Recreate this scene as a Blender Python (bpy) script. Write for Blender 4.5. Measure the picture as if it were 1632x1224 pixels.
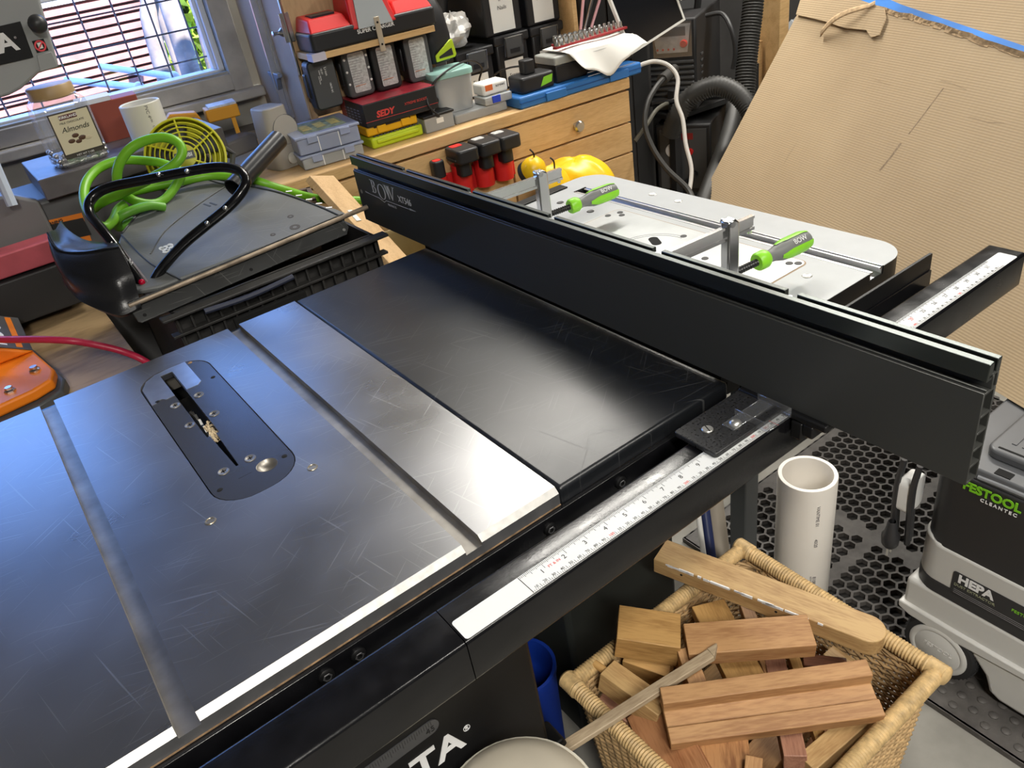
import bpy, bmesh, math, random
from mathutils import Vector, Matrix, Euler
R_ = math.radians
PI = math.pi
random.seed(7)
for o in list(bpy.data.objects): bpy.data.objects.remove(o, do_unlink=True)
scene = bpy.context.scene
COL = scene.collection

# ------------------------------------------------------------------ camera
FPX = 1243.83
CAMR = ((0.79125561, -0.5931424, -0.14864941), (-0.42339667, -0.3560406, -0.83304883), (0.44119136, 0.72209223, -0.53285364))
CAMC = Vector((-0.23797302, -0.50706327, 1.38881857))
cam_d = bpy.data.cameras.new('camera')
cam = bpy.data.objects.new('camera', cam_d); COL.objects.link(cam)
cam_d.sensor_width = 36.0; cam_d.lens = 36.0 * FPX / 1632.0; cam_d.clip_start = 0.02; cam_d.clip_end = 100
_r, _d, _f = (Vector(a) for a in CAMR)
cam.matrix_world = Matrix(((_r.x, -_d.x, -_f.x, CAMC.x), (_r.y, -_d.y, -_f.y, CAMC.y), (_r.z, -_d.z, -_f.z, CAMC.z), (0, 0, 0, 1)))
scene.camera = cam

# ------------------------------------------------------------------ sky, sun, lamps, exposure
world = bpy.data.worlds.new('world'); scene.world = world; world.use_nodes = True
_bg = world.node_tree.nodes['Background']
_bg.inputs[0].default_value = (0.18, 0.39, 1.0, 1); _bg.inputs[1].default_value = 5.6
sun_d = bpy.data.lights.new('sun', 'SUN'); sun_d.energy = 15.0; sun_d.angle = R_(0.6); sun_d.color = (1, .95, .86)
sun = bpy.data.objects.new('sun', sun_d); COL.objects.link(sun); sun.rotation_euler = (R_(38), R_(14), 0)
LAMPS = [  # x, y, length, width, yaw(deg), watts
    (1.45, 1.58, 1.2, 0.15, 0, 36),
    (2.40, 0.85, 1.2, 0.15, 90, 40),
    (0.75, -0.95, 1.2, 0.15, 0, 23),
    (-0.6, -1.8, 1.2, 0.15, 90, 62),
]
for _x, _y, _l, _w, _a, _e in LAMPS:
    ld = bpy.data.lights.new('lamp_light', 'AREA'); ld.shape = 'RECTANGLE'; ld.size = _l; ld.size_y = _w
    ld.energy = _e; ld.color = (1.0, .96, .88)
    lo = bpy.data.objects.new('lamp_light', ld); COL.objects.link(lo); lo.location = (_x, _y, 2.36); lo.rotation_euler = (0, 0, R_(_a))
vs = scene.view_settings
vs.view_transform = 'Standard'; vs.look = 'None'; vs.gamma = 1.0; vs.exposure = 0.35
try: vs.use_curve_mapping = False
except Exception: pass

# ------------------------------------------------------------------ picture to place: a pixel gives a ray, a touched plane gives the distance
WYAW = R_(-5.0)                                   # the back wall and what stands along it run five degrees off the saw
WORG = Vector((0.9, 1.2, 0.0))
WM = Matrix.Translation(WORG) @ Matrix.Rotation(WYAW, 4, 'Z')
WMI = WM.inverted()
def ray(u, v):
    a, b = (u - 816) / FPX, (v - 612) / FPX
    return _r * a + _d * b + _f
def px(u, v, x=None, y=None, z=None, n=None, d=None):
    r = ray(u, v)
    if x is not None: t = (x - CAMC.x) / r.x
    elif y is not None: t = (y - CAMC.y) / r.y
    elif z is not None: t = (z - CAMC.z) / r.z
    elif n is not None:
        c = WMI @ CAMC; q = WMI.to_3x3() @ r; t = (n - c.y) / q.y
    else: t = d
    return CAMC + r * t
def pw(u, v, n=None, z=None):                     # the same in the frame of the back wall (along, depth, height)
    return WMI @ (px(u, v, n=n) if n is not None else px(u, v, z=z))

# ------------------------------------------------------------------ materials
MATS = {}
def mat(name, col=(.5, .5, .5), rough=.5, metal=0., var=0., vs=20., bump=0., bs=200., rvar=0., spec=.5, trans=0., ior=1.45, emit=None, es=1., coat=0., stretch=(1, 1, 1), sheen=0., alpha=1.):
    if name in MATS: return MATS[name]
    m = bpy.data.materials.new(name); m.use_nodes = True; MATS[name] = m
    nt = m.node_tree; b = nt.nodes['Principled BSDF']
    c4 = (*col, 1)
    b.inputs['Base Color'].default_value = c4; b.inputs['Roughness'].default_value = rough; b.inputs['Metallic'].default_value = metal
    b.inputs['Specular IOR Level'].default_value = spec; b.inputs['Transmission Weight'].default_value = trans; b.inputs['IOR'].default_value = ior
    b.inputs['Coat Weight'].default_value = coat; b.inputs['Alpha'].default_value = alpha
    if emit: b.inputs['Emission Color'].default_value = (*emit, 1); b.inputs['Emission Strength'].default_value = es
    if var or bump or rvar:
        tc = nt.nodes.new('ShaderNodeTexCoord'); mp = nt.nodes.new('ShaderNodeMapping'); mp.inputs['Scale'].default_value = stretch
        nt.links.new(tc.outputs['Object'], mp.inputs[0])
    if var or rvar:
        n = nt.nodes.new('ShaderNodeTexNoise'); n.inputs['Scale'].default_value = vs; n.inputs['Detail'].default_value = 5
        nt.links.new(mp.outputs[0], n.inputs['Vector'])
        if var:
            r = nt.nodes.new('ShaderNodeValToRGB'); r.color_ramp.elements[0].position = .3; r.color_ramp.elements[1].position = .7
            r.color_ramp.elements[0].color = (*[max(0, c * (1 - var)) for c in col], 1)
            r.color_ramp.elements[1].color = (*[min(1, c * (1 + var)) for c in col], 1)
            nt.links.new(n.outputs[0], r.inputs[0]); nt.links.new(r.outputs[0], b.inputs['Base Color'])
        if rvar:
            q = nt.nodes.new('ShaderNodeMapRange'); q.inputs[1].default_value = .3; q.inputs[2].default_value = .7
            q.inputs[3].default_value = max(.02, rough - rvar); q.inputs[4].default_value = min(1, rough + rvar)
            nt.links.new(n.outputs[0], q.inputs[0]); nt.links.new(q.outputs[0], b.inputs['Roughness'])
    if bump:
        n2 = nt.nodes.new('ShaderNodeTexNoise'); n2.inputs['Scale'].default_value = bs; n2.inputs['Detail'].default_value = 3
        nt.links.new(mp.outputs[0], n2.inputs['Vector'])
        bp = nt.nodes.new('ShaderNodeBump'); bp.inputs['Strength'].default_value = bump; bp.inputs['Distance'].default_value = .002
        nt.links.new(n2.outputs[0], bp.inputs['Height']); nt.links.new(bp.outputs[0], b.inputs['Normal'])
    return m
def wood(name, c1, c2, sc=18., stretch=(1, 8, 8), rough=.55, knots=True):
    if name in MATS: return MATS[name]
    m = bpy.data.materials.new(name); m.use_nodes = True; MATS[name] = m
    nt = m.node_tree; b = nt.nodes['Principled BSDF']; b.inputs['Roughness'].default_value = rough
    tc = nt.nodes.new('ShaderNodeTexCoord'); mp = nt.nodes.new('ShaderNodeMapping'); mp.inputs['Scale'].default_value = stretch
    nt.links.new(tc.outputs['Object'], mp.inputs[0])
    n = nt.nodes.new('ShaderNodeTexNoise'); n.inputs['Scale'].default_value = sc * .25; n.inputs['Detail'].default_value = 6; n.inputs['Distortion'].default_value = .6
    nt.links.new(mp.outputs[0], n.inputs['Vector'])
    n2 = nt.nodes.new('ShaderNodeTexNoise'); n2.inputs['Scale'].default_value = sc * 2.2; n2.inputs['Detail'].default_value = 4
    nt.links.new(mp.outputs[0], n2.inputs['Vector'])
    mx = nt.nodes.new('ShaderNodeMath'); mx.operation = 'MULTIPLY_ADD'; mx.inputs[1].default_value = .8
    nt.links.new(n2.outputs[0], mx.inputs[0]); nt.links.new(n.outputs[0], mx.inputs[2])
    r = nt.nodes.new('ShaderNodeValToRGB'); r.color_ramp.elements[0].position = .68; r.color_ramp.elements[1].position = 1.0
    r.color_ramp.elements[0].color = (*c2, 1); r.color_ramp.elements[1].color = (*c1, 1)
    nt.links.new(mx.outputs[0], r.inputs[0]); nt.links.new(r.outputs[0], b.inputs['Base Color'])
    bp = nt.nodes.new('ShaderNodeBump'); bp.inputs['Strength'].default_value = .25; bp.inputs['Distance'].default_value = .001
    nt.links.new(mx.outputs[0], bp.inputs['Height']); nt.links.new(bp.outputs[0], b.inputs['Normal'])
    return m
def scratched(name, col, rough, metal, scr=(.8, .8, .8), amount=.5, stain=.25, aniso=0., fine=.0, spec=.5):
    """worn sheet: cloudy stains in colour and gloss, thin straight and curved scratches"""
    m = bpy.data.materials.new(name); m.use_nodes = True; MATS[name] = m
    nt = m.node_tree; b = nt.nodes['Principled BSDF']; b.inputs['Metallic'].default_value = metal; b.inputs['Specular IOR Level'].default_value = spec
    tc = nt.nodes.new('ShaderNodeTexCoord')
    N = lambda t: nt.nodes.new(t)
    L = nt.links.new
    n = N('ShaderNodeTexNoise'); n.inputs['Scale'].default_value = 4; n.inputs['Detail'].default_value = 3; n.inputs['Roughness'].default_value = .5
    L(tc.outputs['Object'], n.inputs['Vector'])
    st = N('ShaderNodeMapRange'); st.inputs[1].default_value = .35; st.inputs[2].default_value = .68; L(n.outputs[0], st.inputs[0])
    acc = None
    for k, (ang, sx, sy, lo) in enumerate(((25, 9, 420, .745), (-38, 11, 480, .75), (78, 8, 400, .755), (4, 14, 560, .745))):
        m0 = N('ShaderNodeMapping'); m0.inputs['Rotation'].default_value = (0, 0, R_(ang)); L(tc.outputs['Object'], m0.inputs[0])
        mp = N('ShaderNodeMapping'); mp.inputs['Scale'].default_value = (sx, sy, 0); mp.inputs['Location'].default_value = (k * 3.1, k * 1.7, 0); L(m0.outputs[0], mp.inputs[0])
        q = N('ShaderNodeTexNoise'); q.inputs['Scale'].default_value = 1; q.inputs['Detail'].default_value = 0; L(mp.outputs[0], q.inputs['Vector'])
        w = N('ShaderNodeMapRange'); w.inputs[1].default_value = lo; w.inputs[2].default_value = lo + .04; L(q.outputs[0], w.inputs[0])
        if acc is None: acc = w.outputs[0]
        else:
            a = N('ShaderNodeMath'); a.operation = 'MAXIMUM'; L(acc, a.inputs[0]); L(w.outputs[0], a.inputs[1]); acc = a.outputs[0]
    a = N('ShaderNodeMath'); a.operation = 'MAXIMUM'; a.inputs[1].default_value = 0; L(acc, a.inputs[0])
    am = N('ShaderNodeMath'); am.operation = 'MULTIPLY'; am.inputs[1].default_value = amount; L(a.outputs[0], am.inputs[0])
    m1 = N('ShaderNodeMix'); m1.data_type = 'RGBA'; m1.inputs[6].default_value = (*[c * (1 - stain) for c in col], 1); m1.inputs[7].default_value = (*[min(1, c * (1 + stain)) for c in col], 1)
    L(st.outputs[0], m1.inputs[0])
    m2 = N('ShaderNodeMix'); m2.data_type = 'RGBA'; m2.inputs[7].default_value = (*scr, 1); L(am.outputs[0], m2.inputs[0]); L(m1.outputs[2], m2.inputs[6]); L(m2.outputs[2], b.inputs['Base Color'])
    rr = N('ShaderNodeMapRange'); rr.inputs[3].default_value = rough - .05; rr.inputs[4].default_value = rough + .06; L(st.outputs[0], rr.inputs[0])
    ra = N('ShaderNodeMath'); ra.operation = 'MULTIPLY_ADD'; ra.inputs[1].default_value = .3; L(am.outputs[0], ra.inputs[0]); L(rr.outputs[0], ra.inputs[2]); L(ra.outputs[0], b.inputs['Roughness'])
    if fine:
        f = N('ShaderNodeTexNoise'); f.inputs['Scale'].default_value = 900; L(tc.outputs['Object'], f.inputs['Vector'])
        bp = N('ShaderNodeBump'); bp.inputs['Strength'].default_value = fine; bp.inputs['Distance'].default_value = .0005; L(f.outputs[0], bp.inputs['Height']); L(bp.outputs[0], b.inputs['Normal'])
    return m

def clearmat(name, gl, df):
    m = bpy.data.materials.new(name); m.use_nodes = True; n = m.node_tree; n.nodes.remove(n.nodes['Principled BSDF'])
    t = n.nodes.new('ShaderNodeBsdfTransparent'); g = n.nodes.new('ShaderNodeBsdfGlossy'); g.inputs['Roughness'].default_value = .06; d = n.nodes.new('ShaderNodeBsdfDiffuse'); d.inputs[0].default_value = (.8, .82, .86, 1)
    a = n.nodes.new('ShaderNodeMixShader'); a.inputs[0].default_value = df; b = n.nodes.new('ShaderNodeMixShader'); b.inputs[0].default_value = gl
    n.links.new(t.outputs[0], a.inputs[1]); n.links.new(d.outputs[0], a.inputs[2]); n.links.new(a.outputs[0], b.inputs[1]); n.links.new(g.outputs[0], b.inputs[2]); n.links.new(b.outputs[0], n.nodes['Material Output'].inputs[0]); return m
# ------------------------------------------------------------------ mesh helpers
def T(x=0, y=0, z=0): return Matrix.Translation((x, y, z))
def RZ(a): return Matrix.Rotation(a, 4, 'Z')
def RX(a): return Matrix.Rotation(a, 4, 'X')
def RY(a): return Matrix.Rotation(a, 4, 'Y')
def along(p, q):
    """matrix whose z axis runs from p to q, origin p"""
    p, q = Vector(p), Vector(q); z = (q - p).normalized()
    return Matrix.Translation(p) @ z.to_track_quat('Z', 'Y').to_matrix().to_4x4()
class MB:
    def __init__(s): s.bm = bmesh.new(); s.mi = 0; s.sm = False
    def _f(s, vs, smooth=None):
        try: f = s.bm.faces.new(vs)
        except ValueError: return None
        f.material_index = s.mi; f.smooth = s.sm if smooth is None else smooth
        return f
    def box(s, x0, x1, y0, y1, z0, z1, m=None):
        c = [(x0, y0, z0), (x1, y0, z0), (x1, y1, z0), (x0, y1, z0), (x0, y0, z1), (x1, y0, z1), (x1, y1, z1), (x0, y1, z1)]
        return s.hexa(c, m)
    def hexa(s, c, m=None):
        v = [s.bm.verts.new((m @ Vector(p)) if m else p) for p in c]
        for q in ((0, 3, 2, 1), (4, 5, 6, 7), (0, 1, 5, 4), (1, 2, 6, 5), (2, 3, 7, 6), (3, 0, 4, 7)): s._f([v[i] for i in q], False)
        return s
    def cyl(s, p, q, r, r2=None, seg=16, caps=True):
        m = along(p, q); h = (Vector(q) - Vector(p)).length; r2 = r if r2 is None else r2
        return s.lathe([(r, 0), (r2, h)], m, seg, caps)
    def lathe(s, prof, m=None, seg=24, caps=True, smooth=True):
        m = m or Matrix(); rings = []
        for r, z in prof:
            if r < 1e-6: rings.append([s.bm.verts.new(m @ Vector((0, 0, z)))])
            else: rings.append([s.bm.verts.new(m @ Vector((r * math.cos(2 * PI * k / seg), r * math.sin(2 * PI * k / seg), z))) for k in range(seg)])
        for a, b in zip(rings, rings[1:]):
            for k in range(seg):
                k2 = (k + 1) % seg
                if len(a) == 1 and len(b) == 1: continue
                if len(a) == 1: s._f((a[0], b[k2], b[k]), smooth)
                elif len(b) == 1: s._f((a[k], a[k2], b[0]), smooth)
                else: s._f((a[k], a[k2], b[k2], b[k]), smooth)
        if caps:
            if len(rings[0]) > 1: s._f(list(reversed(rings[0])), False)
            if len(rings[-1]) > 1: s._f(rings[-1], False)
        return s
    def tube(s, pts, r, seg=10, closed=False, caps=True, radii=None):
        pts = [Vector(p) for p in pts]; n = len(pts); rings = []; up = None
        for i, p in enumerate(pts):
            a = pts[(i - 1) % n] if (closed or i > 0) else p
            b = pts[(i + 1) % n] if (closed or i < n - 1) else p
            t = (b - a).normalized()
            if up is None: up = t.orthogonal().normalized()
            else: up = (up - t * up.dot(t)).normalized()
            w = t.cross(up); rr = radii[i] if radii else r
            rings.append([s.bm.verts.new(p + (up * math.cos(2 * PI * k / seg) + w * math.sin(2 * PI * k / seg)) * rr) for k in range(seg)])
        pr = list(zip(rings, rings[1:]))
        if closed: pr.append((rings[-1], rings[0]))
        for a, b in pr:
            for k in range(seg): s._f((a[k], a[(k + 1) % seg], b[(k + 1) % seg], b[k]), True)
        if caps and not closed: s._f(list(reversed(rings[0])), False); s._f(rings[-1], False)
        return s
    def prism(s, poly, z0, z1, m=None, smooth=False):
        """poly in xy, extruded along z"""
        m = m or Matrix()
        a = [s.bm.verts.new(m @ Vector((x, y, z0))) for x, y in poly]; b = [s.bm.verts.new(m @ Vector((x, y, z1))) for x, y in poly]
        s._f(list(reversed(a)), False); s._f(b, False); n = len(poly)
        for k in range(n): s._f((a[k], a[(k + 1) % n], b[(k + 1) % n], b[k]), smooth)
        return s
    def loft(s, rings, caps=True, closed=True, smooth=True):
        R = [[s.bm.verts.new(p) for p in r] for r in rings]
        for a, b in zip(R, R[1:]):
            n = len(a)
            for k in range(n if closed else n - 1): s._f((a[k], a[(k + 1) % n], b[(k + 1) % n], b[k]), smooth)
        if caps: s._f(list(reversed(R[0])), False); s._f(R[-1], False)
        return s
    def grid(s, fn, nu, nv, smooth=True):
        V = [[s.bm.verts.new(fn(i / nu, j / nv)) for j in range(nv + 1)] for i in range(nu + 1)]
        for i in range(nu):
            for j in range(nv): s._f((V[i][j], V[i + 1][j], V[i + 1][j + 1], V[i][j + 1]), smooth)
        return s
    def sphere(s, c, r, seg=16, m=None, sc=(1, 1, 1)):
        mm = (m or Matrix()) @ Matrix.Translation(c) @ Matrix.Diagonal((*sc, 1))
        n = max(4, seg // 2)
        return s.lathe([(r * math.sin(PI * k / n) if 0 < k < n else 0, -r * math.cos(PI * k / n)) for k in range(n + 1)], mm, seg, False)
    def build(s, name, mats, parent=None, bevel=0., bseg=2, M=None, angle=40, recalc=True, thick=0., sub=0):
        bm = s.bm
        if M is not None: bmesh.ops.transform(bm, matrix=M, verts=bm.verts)
        if recalc: bmesh.ops.recalc_face_normals(bm, faces=bm.faces)
        me = bpy.data.meshes.new(name); bm.to_mesh(me); bm.free()
        for p in me.polygons: p.use_smooth = True
        try: me.set_sharp_from_angle(angle=R_(angle))
        except Exception: pass
        for m in (mats if isinstance(mats, (list, tuple)) else [mats]): me.materials.append(m)
        return link(name, me, parent, bevel, bseg, thick, sub)
def link(name, me, parent=None, bevel=0., bseg=2, thick=0., sub=0):
    o = bpy.data.objects.new(name, me); COL.objects.link(o); o.parent = parent
    if thick: md = o.modifiers.new('solid', 'SOLIDIFY'); md.thickness = thick; md.offset = 0
    if sub: md = o.modifiers.new('sub', 'SUBSURF'); md.levels = sub; md.render_levels = sub
    if bevel: md = o.modifiers.new('bevel', 'BEVEL'); md.width = bevel; md.segments = bseg; md.limit_method = 'ANGLE'; md.angle_limit = R_(50)
    return o
def tag(o, label=None, cat=None, group=None, kind=None):
    if label: o['label'] = label
    if cat: o['category'] = cat
    if group: o['group'] = group
    if kind: o['kind'] = kind
    return o
def thing(name, label, cat, M=None, group=None):
    o = bpy.data.objects.new(name, None); COL.objects.link(o); o.empty_display_size = .05
    if M is not None: o.matrix_world = M
    return tag(o, label, cat, group)
def copy_tree(o, parent=None, M=None):
    c = o.copy(); COL.objects.link(c); c.parent = parent
    if M is not None: c.matrix_world = M
    for ch in list(o.children): copy_tree(ch, c)
    return c
def boolean(o, cutter, op='DIFFERENCE'):
    md = o.modifiers.new('cut', 'BOOLEAN'); md.object = cutter; md.operation = op; md.solver = 'EXACT'
    bpy.context.view_layer.update()
    me = bpy.data.meshes.new_from_object(o.evaluated_get(bpy.context.evaluated_depsgraph_get()))
    o.modifiers.remove(md); o.data = me
    bpy.data.objects.remove(cutter, do_unlink=True)
    for p in me.polygons: p.use_smooth = True
    me.set_sharp_from_angle(angle=R_(40))
def rrect(w, h, r, seg=6, cx=0, cy=0):
    out = []
    for sx, sy, a0 in ((1, 1, 0), (-1, 1, 90), (-1, -1, 180), (1, -1, 270)):
        for k in range(seg + 1):
            a = R_(a0 + 90 * k / seg); out.append((cx + sx * (w / 2 - r) + r * math.cos(a), cy + sy * (h / 2 - r) + r * math.sin(a)))
    return out
def spline(pts, n=8, closed=False):
    P = [Vector(p) for p in pts]; N = len(P); out = []
    rng = range(N) if closed else range(N - 1)
    for i in rng:
        p0 = P[(i - 1) % N] if (closed or i > 0) else P[i]; p1 = P[i]; p2 = P[(i + 1) % N]; p3 = P[(i + 2) % N] if (closed or i + 2 < N) else p2
        for k in range(n):
            t = k / n
            out.append(.5 * ((2 * p1) + (p2 - p0) * t + (2 * p0 - 5 * p1 + 4 * p2 - p3) * t * t + (3 * p1 - p0 - 3 * p2 + p3) * t ** 3))
    if not closed: out.append(P[-1])
    return out
def text(name, s, size, m, parent, M, depth=.0004, align='CENTER', shear=0., sx=1., bold=0., space=1.):
    """flat print: lettering as thin raised mesh, M places the text plane (x right, y up, z out)"""
    cu = bpy.data.curves.new(name, 'FONT'); cu.body = s; cu.size = size; cu.align_x = align; cu.align_y = 'CENTER'; cu.extrude = depth; cu.shear = shear; cu.offset = bold; cu.space_character = space; cu.resolution_u = 3
    t = bpy.data.objects.new(name, cu); COL.objects.link(t); bpy.context.view_layer.update()
    me = bpy.data.meshes.new_from_object(t.evaluated_get(bpy.context.evaluated_depsgraph_get()))
    bpy.data.objects.remove(t, do_unlink=True); bpy.data.curves.remove(cu)
    me.transform(M @ Matrix.Diagonal((sx, 1, 1, 1))); me.materials.clear(); me.materials.append(m); me.name = name
    return link(name, me, parent)
def frame(o, x, y):
    """matrix with origin o, given x and y axes"""
    x = Vector(x).normalized(); z = x.cross(Vector(y)).normalized(); y = z.cross(x)
    return Matrix(((x.x, y.x, z.x, o[0]), (x.y, y.y, z.y, o[1]), (x.z, y.z, z.z, o[2]), (0, 0, 0, 1)))
# ================================================================== the setting
WN = 0.62                                          # depth of the back wall behind the drawer front
m_conc = mat('concrete', (.24, .23, .205), .8, var=.3, vs=6, bump=.5, bs=60)
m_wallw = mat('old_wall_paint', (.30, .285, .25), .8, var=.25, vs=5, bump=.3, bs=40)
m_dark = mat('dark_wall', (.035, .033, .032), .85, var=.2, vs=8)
m_ceil = mat('ceiling_board', (.14, .135, .13), .9, var=.2, vs=4)
tag(MB().box(-3, 4.2, -3, 2.6, -.1, 0).build('floor', m_conc), kind='structure')
tag(MB().box(-3, 4.2, -3, 2.6, 2.42, 2.5).build('ceiling', m_ceil), kind='structure')
tag(MB().box(-3.1, -3, -3, 2.6, 0, 2.42).build('wall_left', m_wallw), kind='structure')
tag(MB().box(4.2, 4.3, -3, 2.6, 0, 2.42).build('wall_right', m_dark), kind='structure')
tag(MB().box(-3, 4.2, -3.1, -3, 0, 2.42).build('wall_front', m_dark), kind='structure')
# back wall with the window opening, in the wall frame
wa, wb = pw(159.5, 160, n=WN), pw(364, 116, n=WN)
WX0, WX1, WZ0, WZ1 = -1.75, wb.x, (wa.z + wb.z) / 2, 1.78
mb = MB()
mb.box(-3.3, WX0, WN, WN + .14, 0, 2.42); mb.box(WX1, -.15, WN, WN + .14, 0, 2.42)
mb.box(WX0, WX1, WN, WN + .14, 0, WZ0); mb.box(WX0, WX1, WN, WN + .14, WZ1, 2.42)
tag(mb.build('wall_back', m_wallw, M=WM), kind='structure')
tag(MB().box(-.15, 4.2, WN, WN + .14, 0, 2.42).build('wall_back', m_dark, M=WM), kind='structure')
# ================================================================== table saw
TZ = .87
m_iron = scratched('cast_iron_top', (.27, .27, .275), .29, .88, scr=(.62, .62, .60), amount=.22, stain=.22)
m_ironedge = mat('cast_iron_edge', (.14, .14, .145), .5, .6, var=.2, vs=30)
m_chamf = mat('ground_chamfer', (.50, .49, .47), .5, .6, var=.12, vs=120)
m_slot = mat('slot_iron', (.30, .28, .25), .42, .8, var=.25, vs=25)
m_wing = scratched('black_enamel', (.008, .009, .011), .33, 0, scr=(.2, .2, .2), amount=.16, stain=.15, spec=.55)
m_blk = mat('black_gloss_paint', (.005, .005, .006), .22, var=.3, vs=30, bump=.04, bs=300, rvar=.06)
m_blk2 = mat('black_satin', (.007, .007, .0075), .42, spec=.35)
m_hole = mat('dark_void', (.004, .004, .004), .9)
m_steel = mat('bright_steel', (.62, .62, .62), .28, 1)
m_zinc = mat('zinc_screw', (.70, .69, .66), .35, .9)
m_rulew = mat('rule_white', (.66, .67, .67), .6, spec=.25)
m_ink = mat('ink_black', (.02, .02, .02), .5)
m_inkr = mat('ink_red', (.65, .06, .05), .5)
m_inkw = mat('ink_white', (.80, .80, .80), .5)
m_plate = mat('insert_plate', (.075, .077, .088), .27, .6)
m_alum = mat('aluminium', (.66, .66, .67), .30, 1, var=.06, vs=60)
m_rust = mat('rust_line', (.24, .15, .08), .9, var=.7, vs=60)
m_sawdust = mat('sawdust', (.62, .50, .33), .95, var=.3, vs=300)

saw = thing('table_saw', 'table saw with worn cast iron top, black side wing and front rail', 'table saw', T(-.1, .3, 0))
SO = saw.matrix_world.inverted()
XL, XR, XS, XE, SW, SD, DP = -.284, -.0027, .104, .363, .00953, .0095, .686
X0 = -.62
# cast top: profile in xz with two mitre slots, lofted along y so that the front edge is chamfered
bot = TZ - .036
prof = [(X0, bot), (X0, TZ), (XL - SW, TZ), (XL - SW, TZ - SD), (XL + SW, TZ - SD), (XL + SW, TZ), (XR - SW, TZ), (XR - SW, TZ - SD), (XR + SW, TZ - SD), (XR + SW, TZ), (XS, TZ), (XS, bot)]
mb = MB(); ys = [(0, .006), (.006, 0), (.25, 0), (.45, 0), (DP - .002, 0), (DP, .002)]
rings = [[mb.bm.verts.new((x, y, z - (dz if z == TZ else 0))) for x, z in prof] for y, dz in ys]
npf = len(prof)
for i in range(len(ys) - 1):
    for k in range(npf):
        q = (rings[i][k], rings[i][(k + 1) % npf], rings[i + 1][(k + 1) % npf], rings[i + 1][k])
        f = mb._f(q)
        top = prof[k][1] == TZ and prof[(k + 1) % npf][1] == TZ
        slotf = k in (2, 3, 4, 6, 7, 8)
        f.material_index = (1 if i == 0 else 0) if top else (2 if slotf else 3)
for rg in (rings[0], list(reversed(rings[-1]))):
    f = mb._f(rg); f.material_index = 3
top_o = mb.build('cast_table', [m_iron, m_chamf, m_slot, m_ironedge], saw, M=SO)
# throat opening and insert
IX, IY, IW, IL = -.121, .437, .098, .392
def stad(w, l, r, cx=IX, cy=IY): return rrect(w, l, r, 7, cx, cy)
cut = MB().prism(stad(IW + .003, IL + .003, .043), TZ - .06, TZ + .01).build('cutter', m_slot, M=SO)
cut.parent = saw
bpy.context.view_layer.update()
boolean(top_o, cut)
ins = MB().prism(stad(IW, IL, .0415), TZ - .008, TZ - .0004).build('throat_insert', [m_plate], saw, M=SO)
c2 = MB().box(IX - .0165, IX + .0055 - .006, .30, .617, TZ - .02, TZ + .01).build('cutter', m_hole, M=SO); c2.parent = saw
bpy.context.view_layer.update(); boolean(ins, c2)
c3 = MB().cyl((-.103, .283, TZ - .02), (-.103, .283, TZ + .01), .0125, seg=24).build('cutter', m_hole, M=SO); c3.parent = saw
bpy.context.view_layer.update(); boolean(ins, c3)
# back half of the insert is a bare aluminium piece; a sliding tongue fills the front of the slot
ap = [(-.1685, .54), (-.166, .60), (-.152, .622), (-.13, .632), (-.1, .6325), (-.1, .555), (-.106, .545), (-.12, .545), (-.12, .538), (-.1205, .618), (-.137, .618), (-.137, .538), (-.15, .538), (-.154, .545), (-.1685, .545)]
apoly = [(-.1692, .543), (-.1685, .598), (-.158, .619), (-.143, .6295), (-.12, .6325), (-.097, .6318), (-.097, .553), (-.104, .545), (-.120, .545), (-.120, .618), (-.1375, .618), (-.1375, .543), (-.150, .543), (-.154, .549), (-.160, .549), (-.163, .543)]
MB().prism(apoly, TZ - .0003, TZ + .0002).build('insert_back_plate', m_alum, ins, M=SO)
MB().prism([(-.1375, .284), (-.1215, .284), (-.1215, .40), (-.1255, .40), (-.128, .31), (-.1312, .31), (-.1340, .40), (-.1375, .40)], TZ - .006, TZ - .0002).build('slot_tongue', m_plate, ins, M=SO)
MB().lathe([(.0, -.0075), (.006, -.007), (.0105, -.004), (.0125, -.0003), (.0128, -.0002)], T(-.103, .283, TZ), 24, False).build('finger_cup', m_slot, ins, M=SO)
for x, y in [(-.112, .516), (-.112, .449), (-.145, .515), (-.145, .448), (-.113, .312), (-.146, .312)]:
    sc = MB().lathe([(0, .0000), (.0046, .0001), (.0052, .0005), (.0066, .0005), (.0070, -.0004)], T(x, y, TZ), 20, False).build('screw', m_slot, ins, M=SO)
    MB().box(-.003, .003, -.0006, .0006, -.0004, .0004, T(x, y, TZ)).box(-.0006, .0006, -.003, .003, -.0004, .0004, T(x, y, TZ)).build('cross_slot', m_hole, sc, M=SO)
for x, y in [(-.092, .622), (-.081, .548), (-.161, .547), (-.081, .283), (-.161, .281)]:
    MB().lathe([(.0, .0002), (.0028, .0002), (.0034, -.0002)], T(x, y, TZ), 16, False).build('set_screw_hole', m_hole if x != -.092 else m_rust, ins, M=SO)
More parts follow.
